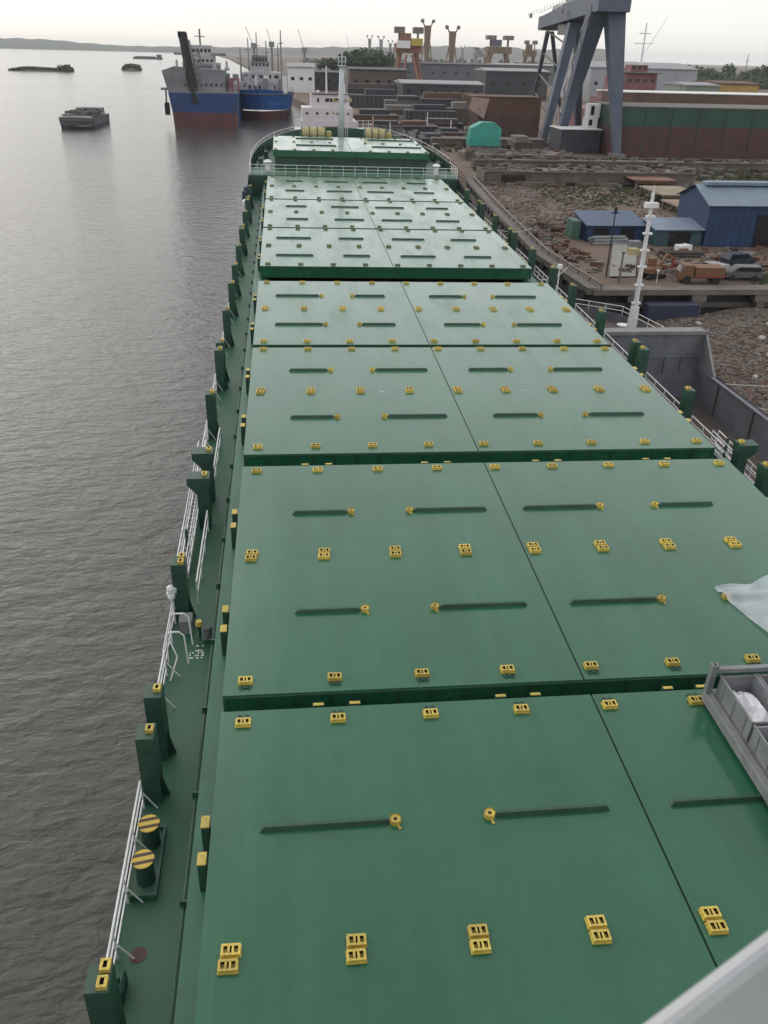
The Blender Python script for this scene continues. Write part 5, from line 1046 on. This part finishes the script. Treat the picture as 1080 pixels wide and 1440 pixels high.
q=MB(); q.box(-12,7.5,23,30,24.0,24.9); q.build('bridge_wing',SGY,dr); q=MB(); q.cyl((-2,26,27.5),(-2,26,33),.35,n=6); q.bar((-4,26,30.5),(0,26,30.5),.3); q.build('radar_mast',STEEL,dr)
q=MB(); q.cyl((-8,14,20.8),(6,14,20.6),1.3,n=12); q.build('suction_pipe',SGY,dr)
q=MB(); q.box(9,13,4,7,12.5,17); q.build('winch_house',paint('faded_red',(.22,.10,.12),.7,.2,.3),dr)
q=MB(); q.box(-15.6,-12.3,3,9,12.6,13.3); q.build('side_platform',SGY,dr); q=MB(); q.box(-14.9,-13.2,4,6,4.2,8.4,0,.3); q.bar((-14.2,5,8.4),(-14.0,5,12.6),.5); q.build('hanging_anchor',BLACK,dr)
q=MB(); rr2=random.Random(21)
for k in range(70): x,y=rr2.uniform(-11,12),rr2.uniform(2,34); h=rr2.uniform(1,6); q.cb((x,y,12.4),(rr2.uniform(.3,2.2),rr2.uniform(.3,2),h),rr2.choice((0,1,2)))
k_=q.build('deck_machinery',[SGY,SLG,STEEL],dr); k_['kind']='stuff'
q=MB()
for x0,y0,x1,y1 in ((-12.4,-.7,12.4,-.7),(12.4,-.7,12.4,17),(-12.4,-.7,-12.4,17)):
    for z in (13.0,13.6): q.cyl((x0,y0,z),(x1,y1,z),.06,n=4)
    for k in range(12): q.cyl((x0+(x1-x0)*k/11,y0+(y1-y0)*k/11,12.4),(x0+(x1-x0)*k/11,y0+(y1-y0)*k/11,13.6),.06,n=4)
q.build('bow_railing',SLG,dr)
for k in range(8): q=MB(); x=-7+k*1.9; q.box(x,x+.9,1.86,1.93,14.2,15.1) if x>-8 else None; q.build('window',GLASS,dr)
for x in (-9.5,-5,4,8.5):
    q=MB(); q.cyl((x,9+x*.2,19.4),(x,9+x*.2,22.5),.5,.4,8); q.box(x-.9,x+.9,8+x*.2,10+x*.2,19.3,20.2); q.build('deck_vent',SLG,dr)
bs=thing('blue_ship','bright blue ship with a rounded flared bow and white superstructure','ship',(-18.2,394,0))
ship_hull(bs,29.5,90,0,10.6,BBL,BTR,3.6,flare=.22,bowl=.24,loc_rake=5,sheer=1.5)
q=MB(); q.box(-10,10,12,44,10.4,14.5); o_=q.build('deckhouse',SLG,bs)
for k in range(9): q=MB(); x=-9+k*2.1; q.box(x,x+1.1,11.93,11.99,11.8,13.2); q.build('window',GLASS,o_)
for a,b,c2,d2,z1,z2 in ((-7,9,14,40,14.51,18),(-3.6,4.2,16,36,18.01,22.5),(-3,3.5,15,30,22.51,24.5)): q=MB(); q.box(a,b,c2,d2,z1,z2); o_=q.build('deckhouse',SGY if z1>18.2 else SLG,bs); [MB().box(a+.4+k*(b-a)/5,a+.4+k*(b-a)/5+(b-a)/5*.6,c2-.06,c2-.01,z2-2.2,z2-.9).build('window',GLASS,o_) for k in range(5)]
for x,y,h in ((-8,20,27),(-1,24,33),(3,26,30),(8,30,29),(-5,34,31)): q=MB(); q.cyl((x,y,14),(x,y,h),.5,.2,6); q.bar((x-1.6,y,h*.85),(x+1.6,y,h*.85),.25); q.build('mast',SGY,bs)
q=MB()
for k in range(90): x,y=rr2.uniform(-11,11),rr2.uniform(7,45); h=rr2.uniform(1,7); q.cb((x,y,10.3),(rr2.uniform(.3,2.4),rr2.uniform(.3,2),h),rr2.choice((0,1,2,3)))
k_=q.build('deck_machinery',[SGY,SLG,STEEL,WHT],bs); k_['kind']='stuff'
q=MB()
for k in range(5): q.bar((-2+k*1.2,-.2+abs(k-2)*.25,6.2),(-1.5+k*1.2,-.2+abs(k-2)*.25,7.6-(k%2)*.6),.35,.06)
q.v=[(x+5.2,y+1.0,z) for x,y,z in q.v]; q.build('bow_lettering',WHT,bs)['kind']='stuff'
# white ship just ahead of the bow
PW_=paint('pinkish_white',(0.60,0.55,0.58),.5,.08,.3,dirt=(.4,.33,.3),dirtamt=.3,streak=.9,dscale=.6)
ws=thing('white_coaster','pinkish white coaster wheelhouse showing beyond the green bow','ship',(3.5,232,-0.4))
ship_hull(ws,18,70,0,6.2,paint('coaster_hull',(.09,.09,.10),.6,.2,.2),BTR,1.8,bowl=.2,sheer=.8)
for nm_,a,b,c2,d2,z1,z2,w_ in (('deckhouse',-7.5,7.0,6,20,6.0,10.9,4),('deckhouse',-7.3,5.8,6.4,18,10.91,14.0,5),('wheelhouse',-4.9,5.0,8,17,14.01,17.0,0)):
    q=MB(); q.box(a,b,c2,d2,z1,z2); o_=q.build(nm_,PW_,ws)
    for k in range(w_): q=MB(); x=a+(b-a)*(k+.5)/w_; q.cyl((x,c2-.06,(z1+z2)/2+.3),(x,c2-.003,(z1+z2)/2+.3),.32,n=10); q.build('porthole',GLASS,o_)
    if nm_=='wheelhouse':
        for k in range(3): q=MB(); x=-1.2+k*1.2; q.box(x,x+1.0,7.93,7.99,15.4,16.2); q.build('window',GLASS,o_)
        for x in (-3.3,3.8): q=MB(); q.box(x,x+.5,7.93,7.99,15.3,16.2); q.build('window',GLASS,o_)
q=MB(); q.box(-2.2,2.6,5.9,5.99,6.4,9.8); q.build('hatch_door',paint('door_tan',(.22,.19,.13),.8,.3,2),ws)
for k in range(5): q=MB(); q.box(-2.2,2.6,5.8,5.89,6.7+k*.65,6.82+k*.65); q.build('door_slat',HDK,ws)
q=MB(); q.box(-4.6,5.2,7.8,17.2,17.01,17.25); q.build('wheelhouse_roof',BRW,ws)
for x,zt,r in ((-.8,23.5,.28),(3.9,19.6,.12),(-4,19.4,.12)): q=MB(); q.cyl((x,10,17.2),(x,10,zt),r,r*.6,8); q.build('mast',WHT,ws)
q=MB(); q.bar((-2,10,22.8),(.4,10,22.8),.15); q.build('antenna',WHT,ws); q=MB(); q.ico((-3,9.5,17.6),.5,0,.05); q.build('radar_dome',WHT,ws)
for s,xx in ((-1,-9.2),(1,8.8)):
    q=MB(); x0,x1=(xx,-7.6) if s<0 else (7.1,xx+2.4)
    for z in (6.9,7.5,8.1,9.6,10.4,11.2): q.cyl((x0,6.5,z),(x1,6.5,z),.07,n=5)
    for k in range(4): x=x0+(x1-x0)*k/3; q.cyl((x,6.5,5.9),(x,6.5,11.3),.08,n=5)
    q.box(x0,x1,6,14,8.8,8.95); q.build('side_gallery',WHT,ws)
q=MB(); q.cyl((10.8,4,5.5),(10.8,4,12.5),.35,.2,6); q.box(9.8,11.8,3.6,4.4,9,9.6); q.build('cargo_derrick',paint('derrick_pink',(.40,.22,.22),.6,.2,1),ws)
# ---------------------------------------------------------------- river craft and islets
bt=thing('cargo_barge','small dark self propelled barge under way on the open river','barge',(-82.5,338,0),R_(0))
ship_hull(bt,12.5,34,0,3.4,paint('barge_side_grey',(.16,.165,.18),.6,.25,.2),paint('barge_boot',(.06,.06,.07),.6,.2,.2),.9,flare=.1,bowl=.12,loc_rake=2,sheer=.5)
q=MB(); q.box(-5.2,5.2,6.5,27,3.1,4.4,0,.2); q.build('hold_coaming',paint('barge_coaming',(.07,.07,.075),.7,.2,.3),bt)
q=MB(); rr3=random.Random(9)
for k in range(40): q.ico((rr3.uniform(-4.4,4.4),rr3.uniform(9,25),4.2),rr3.uniform(1.2,2.6),0,.25,rr3,(1,1.3,.55))
k_=q.build('cargo_heap',paint('coal_heap',(.05,.047,.045),.95,.3,.5),bt); k_['kind']='stuff'
q=MB(); q.box(-4.8,4.8,27.5,32.5,3.2,5.6,0,.2); o_=q.build('wheelhouse',paint('wheelhouse_grey',(.20,.20,.21),.6,.2,.3),bt)
for k in range(4): q=MB(); q.box(-4.2+k*2.2,-2.8+k*2.2,27.43,27.49,4.5,5.2); q.build('window',GLASS,o_)
q=MB(); q.box(-5.2,5.2,5.2,6.0,3.2,4.0); q.build('foredeck_beam',SLG,bt)
for s in (-1,1):
    q=MB()
    for k in range(12): q.cyl((s*5.9,5+k*2.2,3.2),(s*5.9,5+k*2.2,4.2),.08,n=5)
    q.cyl((s*5.9,5,4.2),(s*5.9,29.2,4.2),.08,n=5); q.build('side_rail',SLG,bt)
fbt=thing('far_barge','tiny dark barge low on the distant river under the hills','barge',tuple(PY(207,77,2600)[:2])+(0,))
fbt.location.z=0; q=MB(); q.box(-38,38,0,14,-1,4.5,0,.8); q.build('hull',HDK,fbt); q=MB(); q.box(24,36,2,12,4.51,11); q.build('wheelhouse',DKW,fbt); q=MB(); q.box(-32,20,2,12,4.51,6.5); q.build('cargo_cover',BRW,fbt)
def islet(px0,px1,py,label,hts,seed,nl,tall):
    a=G(px0,py,0); b=G(px1,py,0); L_=b[0]-a[0]; Y=(a[1]+b[1])/2; r_=random.Random(seed)
    t_=thing('islet',label,'islet',((a[0]+b[0])/2,Y,0)); n=40; q=MB(); dep=40
    for i in range(n+1):
        u=i/n; z=interp(u,hts); 
        for v,k in ((-1,-.6),(-.6,z*.5),(0,z*.8),(.6,z*.5),(1,-.6)): q.v.append((-L_/2+u*L_,v*dep/2*(math.sin(math.pi*min(.97,max(.03,u)))**.4),k))
    q.f=[(i*5+k,(i+1)*5+k,(i+1)*5+k+1,i*5+k+1) for i in range(n) for k in range(4)]; q.m=[0]*len(q.f); q.build('bank',paint('islet_mud',(.09,.085,.06),.95,.3,.1),t_)
    q=MB()
    for i in range(nl):
        u=r_.random(); z=interp(u,hts); x=-L_/2+u*L_; y=r_.uniform(-.6,.6)*dep/2; zz=r_.uniform(.2,1.15)*z*tall; s_=r_.uniform(.5,1.5)
        c=Vector((x,y,zz)); d1=Vector((r_.gauss(0,1),r_.gauss(0,1),r_.gauss(0,1))).normalized()*s_; d2=d1.orthogonal().normalized()*s_*.7
        q.add([c-d1,c+d2,c+d1,c-d2],[(0,1,2,3)])
    q.build('scrub',paint('scrub_green',(.055,.068,.04),.95,.3,.1),t_)['kind']='stuff'
islet(2,112,100,'long low scrubby islet in the river before the hills',[(0,1),(.1,2),(.25,3),(.5,2.6),(.72,2.2),(.78,2),(.8,5),(.84,2.4),(.88,4.6),(.95,5),(1,1.2)],1,3500,1.2)
islet(171,200,99,'small round bushy islet between the long islet and the dredger',[(0,2),(.15,4.5),(.4,5.5),(.7,5),(.9,4.5),(1,2)],2,1500,1.2)
# ---------------------------------------------------------------- trees
LEAF=paint('leaf_green',(.055,.078,.042),.9,.45,.12); LEAF2=paint('leaf_dark',(.038,.056,.034),.9,.45,.12); TRK=paint('trunk',(.06,.045,.035),.95,.3,1)
tg=Vector((0,0,0))
def tree(x,y,z,h,rad,seed,label,group,n=900):
    r_=random.Random(seed); t_=thing('tree',label,'tree',(x,y,z),group=group); q=MB(); q.cyl((0,0,0),(0,0,h*.5),h*.04,h*.022,7)
    tips=[]
    for k in range(7): a=k*.9; p=(math.cos(a)*rad*.5,math.sin(a)*rad*.5,h*(.45+.08*k)); q.cyl((0,0,h*(.3+.03*k)),p,h*.014,h*.006,5); tips.append(p)
    q.build('trunk',TRK,t_); q=MB(); cl=[(r_.gauss(0,.45)*rad,r_.gauss(0,.45)*rad,h*r_.uniform(.45,.95),rad*r_.uniform(.25,.5)) for _ in range(16)]
    for i in range(n):
        c=r_.choice(cl); d=Vector((r_.gauss(0,1),r_.gauss(0,1),r_.gauss(0,1))).normalized()*c[3]*r_.uniform(.6,1.05); p=Vector(c[:3])+d; s_=rad*r_.uniform(.07,.14)
        d1=Vector((r_.gauss(0,1),r_.gauss(0,1),r_.gauss(0,1))).normalized()*s_; d2=d1.orthogonal().normalized()*s_; q.add([p-d1,p+d2,p+d1,p-d2],[(0,1,2,3)],r_.choice((0,0,1)))
    q.build('crown',[LEAF,LEAF2],t_)
for i,(px,py,Y,rad) in enumerate(((488,79,850,9),(502,73,860,13),(520,71,870,14),(536,76,860,10),(470,84,840,8),(455,86,840,8))):
    a=PY(px,py,Y); tree(a[0],Y,3.2,a[2]-3.2,rad,i,('green tree right beside the foremast top','broad green tree second in the clump past the foremast','tallest broad green tree of the clump past the foremast','green tree at the end of the clump towards the cranes','low green tree over the dark grey shed','smallest green tree next to the white roofed building')[i],'trees above the dark sheds')
def wood(name,label,pxs,Y0,Y1,n,seed,hbase):
    r_=random.Random(seed); q=MB(); x0,x1=PY(pxs[0][0],100,Y0)[0],PY(pxs[-1][0],100,Y0)[0]
    def top(x,Y): return interp((x-x0)/(x1-x0),pxs2)
    pxs2=[((p-pxs[0][0])/(pxs[-1][0]-pxs[0][0]),PY(p,t,Y0+80)[2]) for p,t in pxs]
    crowns=[]
    for i in range(230):
        x=r_.uniform(x0,x1*1.25); v=r_.random(); y=Y0+v*(Y1-Y0); H=interp(min(1,(x-x0)/(x1-x0)),pxs2)*(.55+.45*v)*r_.uniform(.82,1.05); crowns.append((x,y,H,r_.uniform(6,12)))
    for i in range(n):
        x,y,H,rad=r_.choice(crowns); d=Vector((r_.gauss(0,1),r_.gauss(0,1),r_.gauss(0,.9))).normalized()*rad*r_.uniform(.7,1.05); p=Vector((x,y,max(4,H-rad)))+d
        if p.z<3.3: continue
        s_=r_.uniform(.8,2.0); d1=Vector((r_.gauss(0,1),r_.gauss(0,1),r_.gauss(0,1))).normalized()*s_; d2=d1.orthogonal().normalized()*s_; q.add([p-d1,p+d2,p+d1,p-d2],[(0,1,2,3)],r_.choice((0,1)))
    for x,y,H,rad in crowns: q.cyl((x,y,3),(x,y,max(5,H-rad*.3)),rad*.55,rad*.35,6,1)
    return tag(q.build(name,[LEAF,LEAF2]),label,'wood',kind='stuff')
wood('wooded_hill','dark green wooded rise beyond the pale warehouse and yellow shed',[(830,97),(880,88),(935,87),(985,93),(1012,101),(1030,95),(1060,91),(1080,94),(1200,92)],900,1080,26000,4,3)
wood('far_wood','hazy green wood behind the distant shipyard cranes',[(430,86),(560,80),(680,82),(760,84),(840,88)],2300,2500,9000,6,3)
# ================================================================ HAZE (one closed box)
hz=MB(); hz.box(-13500,13500,-780,13500,-4,125); hm=bpy.data.materials.new('haze_air'); hm.use_nodes=True
nt=hm.node_tree; nt.nodes.clear(); out=nt.nodes.new('ShaderNodeOutputMaterial'); pv=nt.nodes.new('ShaderNodeVolumePrincipled'); pv.inputs['Color'].default_value=(0.93,0.96,1.0,1); pv.inputs['Density'].default_value=0.00006; pv.inputs['Anisotropy'].default_value=0.2
nt.links.new(pv.outputs[0],out.inputs['Volume']); tag(hz.build('haze',hm),'pale river haze in the air over the whole scene','haze',kind='stuff')
